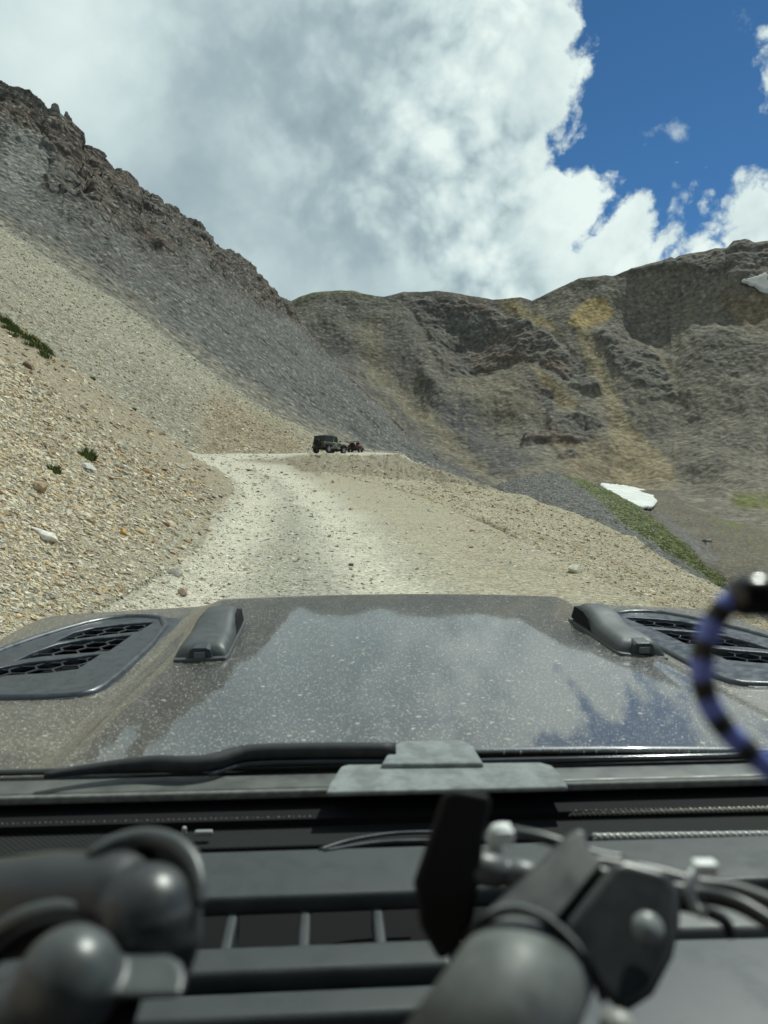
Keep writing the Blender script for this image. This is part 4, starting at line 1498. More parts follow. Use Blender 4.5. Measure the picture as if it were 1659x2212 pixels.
# ---- phone mounts on the dash
def solid(name, bm, material, parent, base, voxel=.0011, smooth=10):
    """closed shapes in world metres fused into one moulded body"""
    bmesh.ops.translate(bm, vec=-Vector(base), verts=bm.verts)
    o = obj(name, bm, material, parent, smooth=True)
    md = o.modifiers.new('fuse', 'REMESH')
    md.mode = 'VOXEL'
    md.voxel_size = voxel
    md.use_smooth_shade = True
    md = o.modifiers.new('soften', 'SMOOTH')
    md.factor = .5
    md.iterations = smooth
    return o


def ball(bm, c, r, scale=(1, 1, 1)):
    M = Matrix.Translation(c) @ Matrix.Diagonal(tuple(r * s for s in scale) + (1,))
    bmesh.ops.create_uvsphere(bm, u_segments=32, v_segments=20, radius=1.0, matrix=M)


def pxr(r, Y):
    return r * Y / FPX


MOUNT = plain('satin black mount', (.032, .036, .037), .42, spec=.55, bump=(1500, .08, .0005), vary=.12, vscale=60)
MOUNT2 = plain('greyish mount', (.062, .070, .070), .42, spec=.55, bump=(1500, .08, .0005), vary=.1, vscale=60)

base = at(150, 2330, .262)
mt = empty('phone_mount', base)
tag(mt, 'black ball and socket phone mount at the left edge of the dash', 'phone mount', 'mounts fixed to the dashboard')
bm = bmesh.new()
add_tube(bm, [at(-160, 1985, .305), at(-20, 1965, .295), at(110, 1948, .288), at(250, 1945, .282)], [pxr(100, .30), pxr(103, .295), pxr(102, .288), pxr(96, .282)], 24)
ball(bm, at(250, 1945, .282), pxr(100, .282))
ball(bm, at(318, 1980, .274), pxr(110, .274))
add_tube(bm, [at(322, 1972, .274), at(332, 2040, .272), at(330, 2140, .268)], [pxr(112, .274), pxr(106, .272), pxr(70, .268)], 24)
solid('socket_arm', bm, MOUNT, mt, base)
bm = bmesh.new()
arc = spline([at(x, y, Y) for x, y, Y in ((190, 1846, .284), (245, 1820, .290), (310, 1809, .293), (370, 1822, .290), (413, 1858, .284), (432, 1910, .276), (432, 1955, .270))], 6)
n = len(arc)
add_tube(bm, arc, [pxr(8 + 15 * math.sin(math.pi * (i + .5) / n), .285) for i in range(n)], 12)
bmesh.ops.translate(bm, vec=-base, verts=bm.verts)
obj('socket_rim', bm, MOUNT2, mt, smooth=True)
bm = bmesh.new()
ball(bm, at(318, 1936, .296) - base, pxr(112, .296), (1, .35, 1))
obj('socket_hollow', bm, BLACK, mt, smooth=True)
bm = bmesh.new()
add_tube(bm, spline([at(x, y, .262) for x, y in ((-60, 2130), (10, 2050), (70, 2010), (140, 1995), (200, 2012), (245, 2055), (262, 2090))], 6), pxr(15, .25), 12)
bmesh.ops.translate(bm, vec=-base, verts=bm.verts)
obj('gap_shade', bm, BLACK, mt, smooth=True)  # black tube standing in for the shade in the gap under the arm
bm = bmesh.new()
add_tube(bm, spline([at(x, y, .270) for x, y in ((-70, 2075), (0, 2012), (70, 1977), (150, 1966), (215, 1985), (256, 2028), (272, 2078))], 6), pxr(24, .27), 14)
bmesh.ops.translate(bm, vec=-base, verts=bm.verts)
obj('arm_lip', bm, MOUNT2, mt, smooth=True)
bm = bmesh.new()
ball(bm, at(150, 2120, .240), pxr(112, .240), (1, 1, 1))
add_tube(bm, [at(150, 2105, .240), at(60, 2180, .236), at(-60, 2260, .232)], [pxr(95, .24), pxr(85, .236), pxr(80, .232)], 20)
ft = [(120, 2075), (230, 2064), (365, 2063), (394, 2080), (404, 2110), (398, 2146), (372, 2156), (120, 2160)]
add_prism(bm, ft, lambda p: at(p[0], p[1], .262), lambda p: at(p[0], p[1], .232 + (2160 - p[1]) / 100 * .016))
solid('clamp_foot', bm, MOUNT2, mt, base)
bm = bmesh.new()
add_tube(bm, [at(200, 2150, .255), base], .016, 20)
bmesh.ops.translate(bm, vec=-base, verts=bm.verts)
obj('post', bm, BLACK, mt, smooth=True)

base = at(1000, 2420, .235)
m2 = empty('phone_mount', base)
tag(m2, 'black phone mount with thick slanted tube and split clamp, right of centre', 'phone mount', 'mounts fixed to the dashboard')
bm = bmesh.new()
add_tube(bm, [at(1158, 2066, .256), at(1100, 2170, .240), at(985, 2390, .215)], [pxr(132, .252), pxr(145, .240), pxr(178, .215)], 32)
bmesh.ops.translate(bm, vec=-base, verts=bm.verts)
obj('tube', bm, plain('worn grey tube', (.105, .115, .110), .58, spec=.5, vary=.22, vscale=90), m2, smooth=True)
# clamp body: two jaws with a gap between them
cz = lambda y: .256 + (2190 - y) / 400 * .062
cz2 = lambda y: .260 + (2190 - y) / 400 * .036
bm = bmesh.new()
jaw = [(1012, 2022), (1040, 1975), (1120, 1905), (1170, 1858), (1218, 1808), (1246, 1790), (1264, 1796), (1274, 1832), (1304, 1866), (1202, 1994), (1120, 2030)]
add_prism(bm, jaw, lambda p: at(p[0], p[1], cz(p[1]) + .030), lambda p: at(p[0], p[1], cz(p[1])))
bmesh.ops.translate(bm, vec=-base, verts=bm.verts)
obj('clamp_jaw', bm, MOUNT, m2, bevel=.005, segs=4)
bm = bmesh.new()
jaw = [(1320, 1868), (1352, 1858), (1440, 1882), (1468, 1920), (1468, 2000), (1452, 2070), (1410, 2150), (1345, 2192), (1284, 2130), (1216, 2000)]
add_prism(bm, jaw, lambda p: at(p[0], p[1], cz(p[1]) + .030), lambda p: at(p[0], p[1], cz2(p[1])))
bmesh.ops.translate(bm, vec=-base, verts=bm.verts)
obj('clamp_jaw', bm, MOUNT, m2, bevel=.011, segs=6)
bm = bmesh.new()
core = [(1030, 2010), (1120, 1915), (1225, 1815), (1330, 1868), (1430, 1895), (1450, 1990), (1400, 2120), (1330, 2160), (1150, 2050)]
add_prism(bm, core, lambda p: at(p[0], p[1], cz(p[1]) + .034), lambda p: at(p[0], p[1], cz(p[1]) + .010))
bmesh.ops.translate(bm, vec=-base, verts=bm.verts)
obj('clamp_core', bm, BLACK, m2)
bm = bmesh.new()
cc_ = at(1398, 2008, cz2(2008) - .003)  # pale disc added in place of a highlight on the jaw
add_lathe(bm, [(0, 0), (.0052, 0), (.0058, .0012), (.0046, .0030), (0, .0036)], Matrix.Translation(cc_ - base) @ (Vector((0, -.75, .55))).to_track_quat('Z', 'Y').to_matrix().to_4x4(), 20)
obj('highlight_disc', bm, plain('pale highlight disc', (.22, .235, .23), .35), m2, smooth=True)
bm = bmesh.new()
ring = [at(x, y, Y) for x, y, Y in ((1005, 2035, .256), (1040, 1993, .251), (1100, 1968, .247), (1165, 1982, .244), (1225, 2030, .242), (1278, 2095, .242), (1302, 2160, .245))]
add_tube(bm, spline(ring, 6), pxr(9, .245), 10)
bmesh.ops.translate(bm, vec=-base, verts=bm.verts)
obj('collar_gap', bm, BLACK, m2, smooth=True)
bm = bmesh.new()
add_lathe(bm, [(0, 0), (.0058, 0), (.0068, .0012), (.0068, .013), (.0055, .0145), (.0055, .0165), (.0066, .018), (.0066, .034), (0, .034)],
          Matrix.Translation(at(1012, 1872, .318)) @ (at(1200, 1906, .318) - at(1012, 1872, .318)).to_track_quat('Z', 'Y').to_matrix().to_4x4(), 24)
bmesh.ops.translate(bm, vec=-base, verts=bm.verts)
obj('knob', bm, plain('pale grey knob', (.10, .107, .11), .4), m2, smooth=True)
bm = bmesh.new()
tab = [(958, 1712), (985, 1703), (1052, 1716), (1064, 1728), (1046, 1800), (1036, 1900), (1022, 1990), (990, 2048), (950, 2078), (908, 2000), (893, 1905), (925, 1810)]
add_prism(bm, tab, lambda p: at(p[0], p[1], .322), lambda p: at(p[0], p[1], .311))
bmesh.ops.translate(bm, vec=-base, verts=bm.verts)
obj('release_tab', bm, plain('matt black tab', (.012, .012, .013), .7, spec=.3), m2, bevel=.003)
bm = bmesh.new()
ball(bm, at(1335, 2225, .235), pxr(40, .235))
bmesh.ops.translate(bm, vec=-base, verts=bm.verts)
obj('bolt', bm, plain('pale bolt', (.3, .3, .27), .4), m2, smooth=True)

# ---- cable bundle with white zip ties
base = at(1480, 1940, .30)
cb = empty('cable_bundle', base)
tag(cb, 'black cables held by white zip ties beside the slanted phone mount', 'cables')
CAB = plain('black cable', (.020, .021, .021), .4, spec=.5)


def run(name, pts, r, material, parent, b_, seg=12):
    bm = bmesh.new()
    add_tube(bm, spline([at(*p) for p in pts], 8), r, seg)
    bmesh.ops.translate(bm, vec=-Vector(b_), verts=bm.verts)
    return obj(name, bm, material, parent, smooth=True)


run('cable', [(1250, 1862, .32), (1400, 1886, .315), (1500, 1912, .31), (1590, 1926, .305), (1720, 1975, .29)], .0040, CAB, cb, base)
run('cable', [(1280, 1885, .31), (1400, 1912, .307), (1500, 1930, .305), (1600, 1955, .295), (1720, 2030, .28)], .0034, CAB, cb, base)
run('cable', [(1300, 1930, .31), (1420, 1948, .31), (1500, 1962, .31), (1560, 1985, .31), (1580, 2020, .31)], .0024, CAB, cb, base)
run('cable', [(1100, 1795, .34), (1180, 1812, .335), (1280, 1845, .33), (1345, 1858, .328)], .0026, plain('grey cable', (.045, .05, .052), .4), cb, base)
TIE = plain('white nylon', (.86, .88, .86), .45, spec=.5)
z1 = run('zip_tie', [(1508, 1876, .300), (1494, 1900, .298), (1490, 1930, .298), (1498, 1958, .299), (1518, 1972, .302)], .0022, TIE, cb, base)
bm = bmesh.new()
add_box(bm, at(1522, 1874, .300) - base, (.0090, .006, .0052), None)
obj('tie_head', bm, TIE, z1, bevel=.0012)
z2 = run('zip_tie', [(1072, 1836, .334), (1068, 1815, .332), (1074, 1797, .331), (1100, 1795, .332)], .0034, TIE, cb, base)
bm = bmesh.new()
add_box(bm, at(1088, 1806, .330) - base, (.0085, .006, .0062), None)
obj('tie_head', bm, TIE, z2, bevel=.0012)

# ---- braided lead hanging at the right, blue glints painted into its colour
base = at(1700, 1285, .205)
ld = empty('charging_lead', base)
tag(ld, 'out of focus black lead with painted blue glints looping down at the right edge', 'lead')


def glint_braid():
    m_, t, b = mat('blue glint braid')
    co = t.n('ShaderNodeTexCoord').outputs['Object']
    v = t.n('ShaderNodeVertexColor', layer_name='Col').outputs[0]
    sp = t.n('ShaderNodeSeparateColor')
    t.link(v, sp.inputs[0])
    col = t.mix(t.step(sp.outputs[0], .35, .65), (.016, .015, .015), (.20, .27, .80))
    col = t.mix(t.math('MULTIPLY', t.step(sp.outputs[1], .6, .8), .6), col, (.03, .027, .024))
    t.link(col, b.inputs['Base Color'])
    b.inputs['Roughness'].default_value = .5
    return m_


pts = spline([at(*p) for p in ((1640, 1285, .20), (1596, 1290, .20), (1556, 1322, .20), (1526, 1380, .20), (1516, 1445, .20), (1528, 1510, .20), (1560, 1566, .20), (1604, 1612, .20), (1660, 1660, .20), (1760, 1745, .20))], 16)
bm = bmesh.new()
add_tube(bm, pts, pxr(25, .20), 16)
bmesh.ops.translate(bm, vec=-base, verts=bm.verts)
o = obj('braid', bm, glint_braid(), ld, smooth=True)
ca = o.data.color_attributes.new('Col', 'FLOAT_COLOR', 'POINT')
nv = len(o.data.vertices)
cc = np.ones((nv, 4), np.float32)
ring_i = np.arange(nv) // 16
side_i = np.arange(nv) % 16
ph = ring_i / 11.5
cc[:, 0] = np.clip(.30 + 1.6 * np.sin(ph * 2 * np.pi / 1.75 + .6) + .55 * np.cos((side_i - 3) / 16 * 2 * np.pi), 0, 1)  # blue bands, stronger on the side that glints
cc[:, 1] = np.clip(.5 + .9 * np.sin(ph * 2 * np.pi / 1.75 + 3.4), 0, 1)
ca.data.foreach_set('color', cc.ravel())
bm = bmesh.new()
add_lathe(bm, [(0, 0), (pxr(34, .2), 0), (pxr(46, .2), .002), (pxr(46, .2), .011), (pxr(40, .2), .012), (pxr(40, .2), .014), (pxr(47, .2), .015), (pxr(47, .2), .04), (0, .04)],
          Matrix.Translation(at(1582, 1290, .197)) @ (at(1900, 1284, .197) - at(1582, 1290, .197)).to_track_quat('Z', 'Y').to_matrix().to_4x4(), 28)
bmesh.ops.translate(bm, vec=-base, verts=bm.verts)
obj('plug', bm, plain('gloss black plug', (.010, .010, .011), .22, spec=.6), ld, smooth=True)
# ------------------------------------------------------------------ unseen cloud added above the frame, placed to shade the left mountain
def shade_cloud():
    bm = bmesh.new()
    cr = random.Random(3)
    for i in range(15):
        for j in range(7):
            cx_, cy_ = -880 + i * 140 + cr.uniform(-30, 30), 960 + j * 88 + cr.uniform(-15, 15) * (j > 0)
            if cx_ > 330 or cy_ > 1090:
                continue
            r = cr.uniform(120, 150)
            M = Matrix.Translation((cx_, cy_, 1330 + cr.uniform(-25, 25))) @ Matrix.Diagonal((r, r if j else 150, r * .55, 1))
            bmesh.ops.create_icosphere(bm, subdivisions=3, radius=1.0, matrix=M)
    m_, t, b = mat('sunlit cloud')
    m_.node_tree.nodes.remove(b)
    a = t.n('ShaderNodeBsdfDiffuse')
    a.inputs[0].default_value = (.85, .88, .9, 1)
    c = t.n('ShaderNodeBsdfTranslucent')
    c.inputs[0].default_value = (.85, .88, .9, 1)
    m = t.n('ShaderNodeMixShader')
    m.inputs[0].default_value = .5
    t.link(a.outputs[0], m.inputs[1])
    t.link(c.outputs[0], m.inputs[2])
    m9 = t.n('ShaderNodeMixShader')
    m9.inputs[0].default_value = .60
    t.link(m.outputs[0], m9.inputs[1])
    t.link(t.n('ShaderNodeBsdfTransparent').outputs[0], m9.inputs[2])
    m = m9
    t.link(m.outputs[0], m_.node_tree.nodes['Material Output'].inputs[0])
    o = obj('shade_cloud', bm, m_, smooth=True)
    md = o.modifiers.new('lumps', 'DISPLACE')
    tx = bpy.data.textures.new('lumps', 'CLOUDS')
    tx.noise_scale = 70
    md.texture = tx
    md.texture_coords = 'GLOBAL'
    md.strength = 60
    tag(o, kind='stuff')


shade_cloud()


# ------------------------------------------------------------------ ground height lookup by picture position
def ground_at(x, y, ylo, yhi):
    """first point of the built ground seen at picture point (x, y) between two distances"""
    d = (ax - x) ** 2 + (ay - y) ** 2
    d = np.where((Pd[..., 1] < ylo) | (Pd[..., 1] > yhi), 1e9, d)
    k = np.unravel_index(np.argmin(d), d.shape)
    return Vector([float(v) for v in Pd[k]]), Vector([float(v) for v in Nn[k]])


def z_at(X_, Y_):
    d = (Pd[..., 0] - X_) ** 2 + (Pd[..., 1] - Y_) ** 2
    k = np.unravel_index(np.argmin(d), d.shape)
    return float(Pd[k][2])


# ------------------------------------------------------------------ parked vehicles on the bench
def camo():
    m_, t, b = mat('dark camouflage paint')
    co = t.n('ShaderNodeTexCoord').outputs['Object']
    f = t.noise(co, 1.6, 3.0, .5)
    g = t.noise(t.vmath('ADD', co, (7, 3, 1)), 1.9, 3.0, .5)
    c = t.mix(t.step(f, .50, .53), (.085, .095, .070), (.26, .24, .16))
    c = t.mix(t.step(g, .56, .59), c, (.045, .05, .042))
    t.link(c, b.inputs['Base Color'])
    b.inputs['Roughness'].default_value = .5
    return m_


GLASSD = plain('dark side glass', (.03, .034, .032), .35, spec=.3)
TYRE = plain('tyre', (.018, .018, .018), .9, bump=(30, .5, .02))
BLK = plain('black trim', (.015, .015, .016), .6)
RIM = plain('steel wheel', (.30, .30, .29), .4, metal=.6)


def wheel(root, x, y, z, r, w_, name='wheel', axis='Y', rimmat=None):
    q = Matrix.Translation((x, y, z)) @ (Matrix.Rotation(math.pi / 2, 4, 'X') if axis == 'Y' else Matrix.Rotation(math.pi / 2, 4, 'Y'))
    bm = bmesh.new()
    add_lathe(bm, [(r * .62, -w_ * .5), (r * .92, -w_ * .5), (r, -w_ * .36), (r, w_ * .36), (r * .92, w_ * .5), (r * .62, w_ * .5), (r * .60, w_ * .2), (r * .60, -w_ * .2), (r * .62, -w_ * .5)], q, 28)
    o = obj(name, bm, TYRE, root)
    bm = bmesh.new()
    add_lathe(bm, [(0, -w_ * .30), (r * .2, -w_ * .36), (r * .5, -w_ * .22), (r * .62, -w_ * .42), (r * .62, w_ * .42), (r * .5, w_ * .22), (r * .2, w_ * .36), (0, w_ * .30)], q, 24)
    obj('rim', bm, rimmat or RIM, o)
    return o


def side_prism(bm, pts, y0, y1):
    add_prism(bm, pts, lambda p: Vector((p[0], y0, p[1])), lambda p: Vector((p[0], y1, p[1])))


def place_vehicle(root, X_, Y_, yaw, dz=0.0):
    f = Vector((math.cos(yaw), math.sin(yaw)))
    root.location = (X_, Y_, z_at(X_, Y_) + dz)
    root.rotation_euler = (0, 0, yaw)


PC = camo()
v = empty('parked_car')
tag(v, 'boxy dark camouflage off-road car with a black top, standing at the bend above the track', 'car')
bm = bmesh.new()
side_prism(bm, [(-1.95, .62), (-2.0, .95), (-1.97, 1.18), (.42, 1.18), (.50, 1.16), (1.75, 1.10), (1.86, 1.02), (1.90, .62), (1.72, .52), (1.62, .52), (1.55, .86), (1.0, .86), (.82, .50), (-.95, .50), (-1.1, .84), (-1.62, .84), (-1.75, .52)], -.78, .78)
body = obj('body', bm, PC, v, bevel=.04)
bm = bmesh.new()
side_prism(bm, [(-1.96, 1.18), (-1.80, 1.84), (-.55, 1.86), (-.50, 1.84), (-.45, 1.18)], -.74, .74)
obj('soft_top', bm, plain('black canvas top', (.032, .035, .032), .9, bump=(9, .4, .03)), v, bevel=.05)
bm = bmesh.new()
side_prism(bm, [(-.5, 1.80), (-.5, 1.86), (.10, 1.82), (.16, 1.77)], -.72, .72)
obj('roof', bm, PC, v, bevel=.02)
for s in (-1, 1):
    bm = bmesh.new()
    side_prism(bm, [(-.44, 1.18), (-.44, 1.80), (-.36, 1.80), (-.36, 1.18)], s * .70, s * .76)
    obj('door_frame', bm, PC, v)
    bm = bmesh.new()
    side_prism(bm, [(.44, 1.16), (.12, 1.80), (.20, 1.80), (.53, 1.16)], s * .70, s * .76)
    obj('door_frame', bm, PC, v)
    bm = bmesh.new()
    side_prism(bm, [(-.355, 1.185), (-.355, 1.79), (.12, 1.79), (.435, 1.185)], s * .715, s * .725)
    obj('side_window', bm, GLASSD, v)
    bm = bmesh.new()
    side_prism(bm, [(-1.72, 1.25), (-1.64, 1.70), (-.62, 1.70), (-.58, 1.25)], s * .735, s * .748)
    obj('rear_window', bm, GLASSD, v)
    bm = bmesh.new()
    side_prism(bm, [(-.46, .58), (-.46, 1.14), (.44, 1.14), (.44, .70), (.34, .58)], s * .775, s * .795)
    d_ = obj('door', bm, PC, v, bevel=.012)
    bm = bmesh.new()
    add_box(bm, (-.32, s * .805, 1.05), (.14, .02, .03))
    obj('handle', bm, BLK, d_)
    bm = bmesh.new()
    add_box(bm, (.52, s * .93, 1.30), (.07, .20, .16))
    add_box(bm, (.54, s * .81, 1.24), (.03, .12, .03))
    obj('mirror', bm, BLK, v, bevel=.01)
    for x0 in (1.27, -1.36):
        bm = bmesh.new()
        side_prism(bm, [(x0 - .52, .66), (x0 - .40, .92), (x0 - .25, .98), (x0 + .30, .98), (x0 + .44, .92), (x0 + .56, .66), (x0 + .50, .66), (x0 + .38, .86), (x0 + .27, .92), (x0 - .23, .92), (x0 - .36, .86), (x0 - .46, .66)], s * .76, s * .95)
        obj('fender', bm, BLK, v, bevel=.015)
        wheel(v, x0, s * .80, .42, .42, .27)
    bm = bmesh.new()
    add_box(bm, (-1.985, s * .66, .98), (.05, .13, .20))
    obj('tail_light', bm, plain('red lamp glass', (.25, .012, .01), .25), v, bevel=.01)
    bm = bmesh.new()
    add_lathe(bm, [(0, 0), (.11, 0), (.10, .04), (0, .05)], Matrix.Translation((1.90, s * .44, .92)) @ Matrix.Rotation(math.pi / 2, 4, 'Y'), 16)
    obj('headlight', bm, plain('lamp glass', (.5, .5, .48), .15), v)
bm = bmesh.new()
side_prism(bm, [(.50, 1.165), (.18, 1.79), (.20, 1.80), (.535, 1.165)], -.68, .68)
obj('windscreen', bm, GLASSD, v)
bm = bmesh.new()
side_prism(bm, [(.56, 1.16), (.60, 1.22), (1.70, 1.15), (1.76, 1.09)], -.62, .62)
obj('bonnet', bm, PC, v, bevel=.03)
for x0, nm in ((-2.02, 'rear_bumper'), (1.98, 'front_bumper')):
    bm = bmesh.new()
    add_box(bm, (x0, 0, .58), (.16, 1.60, .18))
    obj(nm, bm, BLK, v, bevel=.03)
wheel(v, -2.12, .05, 1.05, .40, .26, 'spare_wheel', 'X')
bm = bmesh.new()
add_box(bm, (0, 0, .46), (3.5, .9, .14))
obj('chassis', bm, BLK, v)
YV = 88.0
place_vehicle(v, (713 - CX) / FPX * YV, YV, math.radians(57), -.10)
v.scale = (1.08,) * 3

RED = plain('red paint', (.13, .032, .03), .7, vary=.15, vscale=3)
v2 = empty('parked_car')
tag(v2, 'small open red off-road car with pale windscreen frame, just ahead of the camouflage one', 'car')
bm = bmesh.new()
side_prism(bm, [(-1.55, .55), (-1.58, 1.02), (-.35, 1.02), (-.30, .80), (.25, .80), (.36, 1.06), (1.45, 1.02), (1.50, .62), (1.40, .50), (-1.40, .50)], -.68, .68)
obj('body', bm, RED, v2, bevel=.03)
bm = bmesh.new()
WF = plain('pale windscreen frame', (.42, .42, .40), .5)
for s in (-1, 1):
    add_box(bm, (.34, s * .66, 1.32), (.05, .05, .54))
add_box(bm, (.32, 0, 1.59), (.06, 1.37, .06))
obj('windscreen_frame', bm, WF, v2)
for s in (-1, 1):
    bm = bmesh.new()
    add_box(bm, (-.28, s * .34, 1.12), (.14, .44, .62))
    add_box(bm, (-.05, s * .34, .86), (.48, .44, .14))
    obj('seat', bm, plain('black seat', (.012, .012, .013), .8), v2, bevel=.04)
    for x0 in (.95, -.98):
        wheel(v2, x0, s * .66, .37, .37, .20)
        bm = bmesh.new()
        side_prism(bm, [(x0 - .48, .62), (x0 - .38, .82), (x0 + .38, .82), (x0 + .48, .62), (x0 + .42, .62), (x0 + .34, .77), (x0 - .34, .77), (x0 - .42, .62)], s * .66, s * .84)
        obj('fender', bm, RED if x0 > 0 else BLK, v2)
    bm = bmesh.new()
    add_box(bm, (-1.60, s * .58, .80), (.05, .12, .12))
    obj('tail_light', bm, plain('red lamp glass', (.25, .012, .01), .25), v2)
bm = bmesh.new()
add_tube(bm, spline([(-.75, -.60, .95), (-.75, -.58, 1.40), (-.75, -.40, 1.50), (-.75, .40, 1.50), (-.75, .58, 1.40), (-.75, .60, .95)], 5), .035, 8)
obj('roll_bar', bm, BLK, v2)
wheel(v2, -1.68, .04, .92, .37, .20, 'spare_wheel', 'X', plain('white wheel', (.62, .62, .58), .5))
bm = bmesh.new()
add_box(bm, (-1.60, 0, .52), (.12, 1.2, .12))
obj('rear_bumper', bm, BLK, v2)
YV = 98.0
place_vehicle(v2, (768 - CX) / FPX * YV, YV, math.radians(80), -.22)

# ------------------------------------------------------------------ plants
LEAF = plain('alpine grass', (.085, .115, .032), .7, spec=.2, vary=.35, vscale=3)
LEAF2 = plain('yellow green alpine grass', (.19, .195, .075), .7, spec=.2, vary=.3, vscale=3)
FLOW = plain('pale yellow flowers', (.62, .55, .16), .8, vary=.2)


def blades(bm, c, n, spread, height, width, rr):
    for _ in range(n):
        a = rr.uniform(0, 2 * math.pi)
        r = spread * math.sqrt(rr.random())
        p = Vector((c[0] + r * math.cos(a), c[1] + r * math.sin(a), c[2]))
        h = height * rr.uniform(.5, 1.1) * (1 - .5 * (r / spread) ** 2)
        lean = Vector((math.cos(a), math.sin(a), 0)) * h * rr.uniform(.1, .7)
        sd = Vector((-math.sin(a + rr.uniform(-1, 1)), math.cos(a), 0)) * width * rr.uniform(.6, 1.3)
        v0, v1 = bm.verts.new(p - sd), bm.verts.new(p + sd)
        mid = p + lean * .4 + Vector((0, 0, h * .6))
        v2_, v3 = bm.verts.new(mid + sd * .8), bm.verts.new(mid - sd * .8)
        tip = bm.verts.new(p + lean + Vector((0, 0, h)))
        bm.faces.new((v0, v1, v2_, v3))
        bm.faces.new((v3, v2_, tip))


TUFTS = [((143, 797), 50, 62, .30, .48, 'round green grass tuft just below the long green strip on the bank'),
         ((196, 820), 48, 62, .34, .30, 'low green grass tuft second below the long strip, on the bank edge'),
         ((287, 888), 40, 60, .17, .36, 'small dark green tuft beside the white boulder on the bank edge'),
         ((152, 1034), 15, 40, .20, .30, 'grey green grass tuft among pale stones halfway up the bank'),
         ((68, 1076), 11, 40, .10, .17, 'tiny green sprig beside brown rock low on the bank')]
for k, ((x, y), ylo, yhi, spr, hgt, lab) in enumerate(TUFTS):
    p, nn_ = ground_at(x, y, ylo, yhi)
    rr = random.Random(40 + k)
    bm = bmesh.new()
    blades(bm, (0, 0, -.04), 260, spr, hgt, .011 + .00022 * p.y, rr)
    o = obj('grass_tuft', bm, LEAF)
    o.location = p
    tag(o, lab, 'grass tuft', 'grass tufts on the stony bank')
# long strip of grass along the edge of the bank, upper left
bm = bmesh.new()
bm2 = bmesh.new()
rr = random.Random(9)
strip = [(-40, 655), (0, 690), (25, 708), (50, 728), (72, 742), (92, 757), (108, 768)]
for i in range(64):
    t = rr.random() * (len(strip) - 1)
    k = int(t)
    x = strip[k][0] + (strip[k + 1][0] - strip[k][0]) * (t - k)
    y = strip[k][1] + (strip[k + 1][1] - strip[k][1]) * (t - k)
    p, nn_ = ground_at(x + rr.uniform(-8, 8), y + rr.uniform(-4, 12), 46, 62)
    blades(bm, p - Vector((0, 0, .05)), 110, .42, .55, .022, rr)
    if t > 2.6 and rr.random() < .65:
        for _ in range(9):
            q = p + Vector((rr.uniform(-.4, .4), rr.uniform(-.4, .4), rr.uniform(.2, .5)))
            bmesh.ops.create_icosphere(bm2, subdivisions=1, radius=.035, matrix=Matrix.Translation(q))
g = obj('alpine_grass', bm, LEAF)
tag(g, 'long strip of green grass along the bank edge at the upper left', 'grass', kind='stuff')
f_ = obj('flower_heads', bm2, FLOW, g)
f_['kind'] = 'stuff'
# grass on the dark hill and the valley floor
bm = bmesh.new()
wgt = (((FL == 5) & (grid5 > .5)) * AREA * inframe).ravel()
cells = rng.choice(len(wgt), 2600, p=wgt / wgt.sum())
for k in cells:
    r_, c_ = divmod(int(k), NCOL - 1)
    p = Vector([float(v_) for v_ in Pd[r_, c_]])
    blades(bm, p - Vector((0, 0, .05)), 6, .55, .22, .06, rr)
tag(obj('hill_grass', bm, LEAF2), 'green grass along the crest of the dark hill', 'grass', kind='stuff')

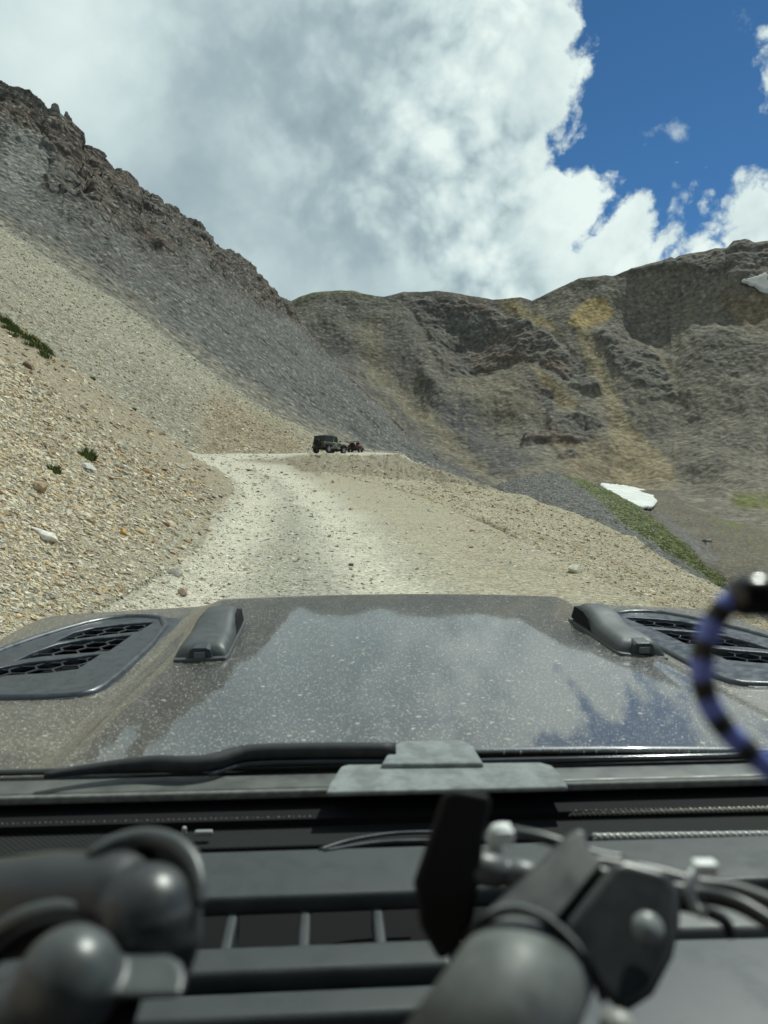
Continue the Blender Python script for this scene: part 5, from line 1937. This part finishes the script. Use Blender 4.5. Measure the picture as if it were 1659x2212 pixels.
# ------------------------------------------------------------------ rocks one can tell apart
ROCKS = [
    ((78, 1178), 8, 14, .15, .45, (.60, .57, .50), 'large flat pale slab lying low on the bank near the bonnet'),
    ((84, 1056), 8, 22, .13, .7, (.36, .27, .17), 'brown block half sunk in the bank beside a green sprig'),
    ((306, 905), 40, 62, .42, .75, (.58, .50, .38), 'cream boulder beside a small tuft on the bank edge'),
    ((62, 797), 25, 60, .24, .7, (.23, .17, .12), 'dark brown rock high on the bank under the grass strip'),
    ((395, 1286), 6, 14, .085, .8, (.33, .25, .19), 'brown upright stone beside the left front corner of the bonnet'),
    ((378, 1243), 6, 16, .10, .8, (.48, .44, .36), 'grey round stone at the left edge of the track'),
    ((262, 962 + 190), 8, 20, .085, .7, (.50, .31, .11), 'orange ochre stone standing out low on the bank'),
    ((302, 1152), 8, 22, .10, .6, (.46, .36, .2), 'tan blocky stone beside the left edge of the track'),
    ((195, 1018), 10, 40, .19, .45, (.50, .49, .45), 'pale grey slab beside the grey green tuft on the bank'),
    ((265, 930 + 35), 20, 50, .17, .45, (.52, .50, .44), 'pale flat slab halfway along the bank, right of the slab by the tuft'),
    ((757, 1043), 30, 62, .26, .7, (.17, .13, .09), 'dark brown stone at the foot of the mound below the parked cars'),
    ((1243, 1236), 8, 24, .13, .6, (.62, .58, .46), 'cream boulder on the fill slope right of the track'),
    ((760, 1222), 8, 20, .05, .7, (.14, .13, .11), 'dark stone alone on the pale right wheel track'),
    ((1522, 1586), 0, 1, 0, 0, (0, 0, 0), ''),
]


def boulder(lab, p, nn_, size, flat_, col, seed, nm='rock'):
    rr_ = random.Random(seed)
    bm = bmesh.new()
    for _ in range(16):
        u = Vector((rr_.gauss(0, 1), rr_.gauss(0, 1), rr_.gauss(0, 1))).normalized() * rr_.uniform(.8, 1.1)
        bm.verts.new((u.x * size * 1.15, u.y * size * .8, u.z * size * flat_))
    r = bmesh.ops.convex_hull(bm, input=bm.verts[:])
    bmesh.ops.delete(bm, geom=[g_ for g_ in r['geom_interior'] if isinstance(g_, bmesh.types.BMVert)], context='VERTS')
    o = obj(nm, bm, plain('rock face', col, .9, spec=.2, bump=(3 / max(size, .05), .5, size * .12), vary=.22, vscale=2.2 / max(size, .05)), bevel=size * .06)
    o.location = p + nn_ * size * flat_ * .35
    o.rotation_euler = (nn_.to_track_quat('Z', 'X') @ Euler((0, 0, rr_.uniform(0, 6))).to_quaternion()).to_euler()
    tag(o, lab, 'rock', 'rocks lying on the slopes')


for k, ((x, y), ylo, yhi, size, flat_, col, lab) in enumerate(ROCKS):
    if lab:
        p, nn_ = ground_at(x, y, ylo, yhi)
        boulder(lab, p, nn_, size, flat_, col, 100 + k)
p, nn_ = ground_at(1526, 1172, 150, 420)
boulder('dark grey boulder alone on the brown valley floor at the right', p - Vector((0, 0, .35)), nn_, 1.7, .75, (.20, .19, .175), 300)
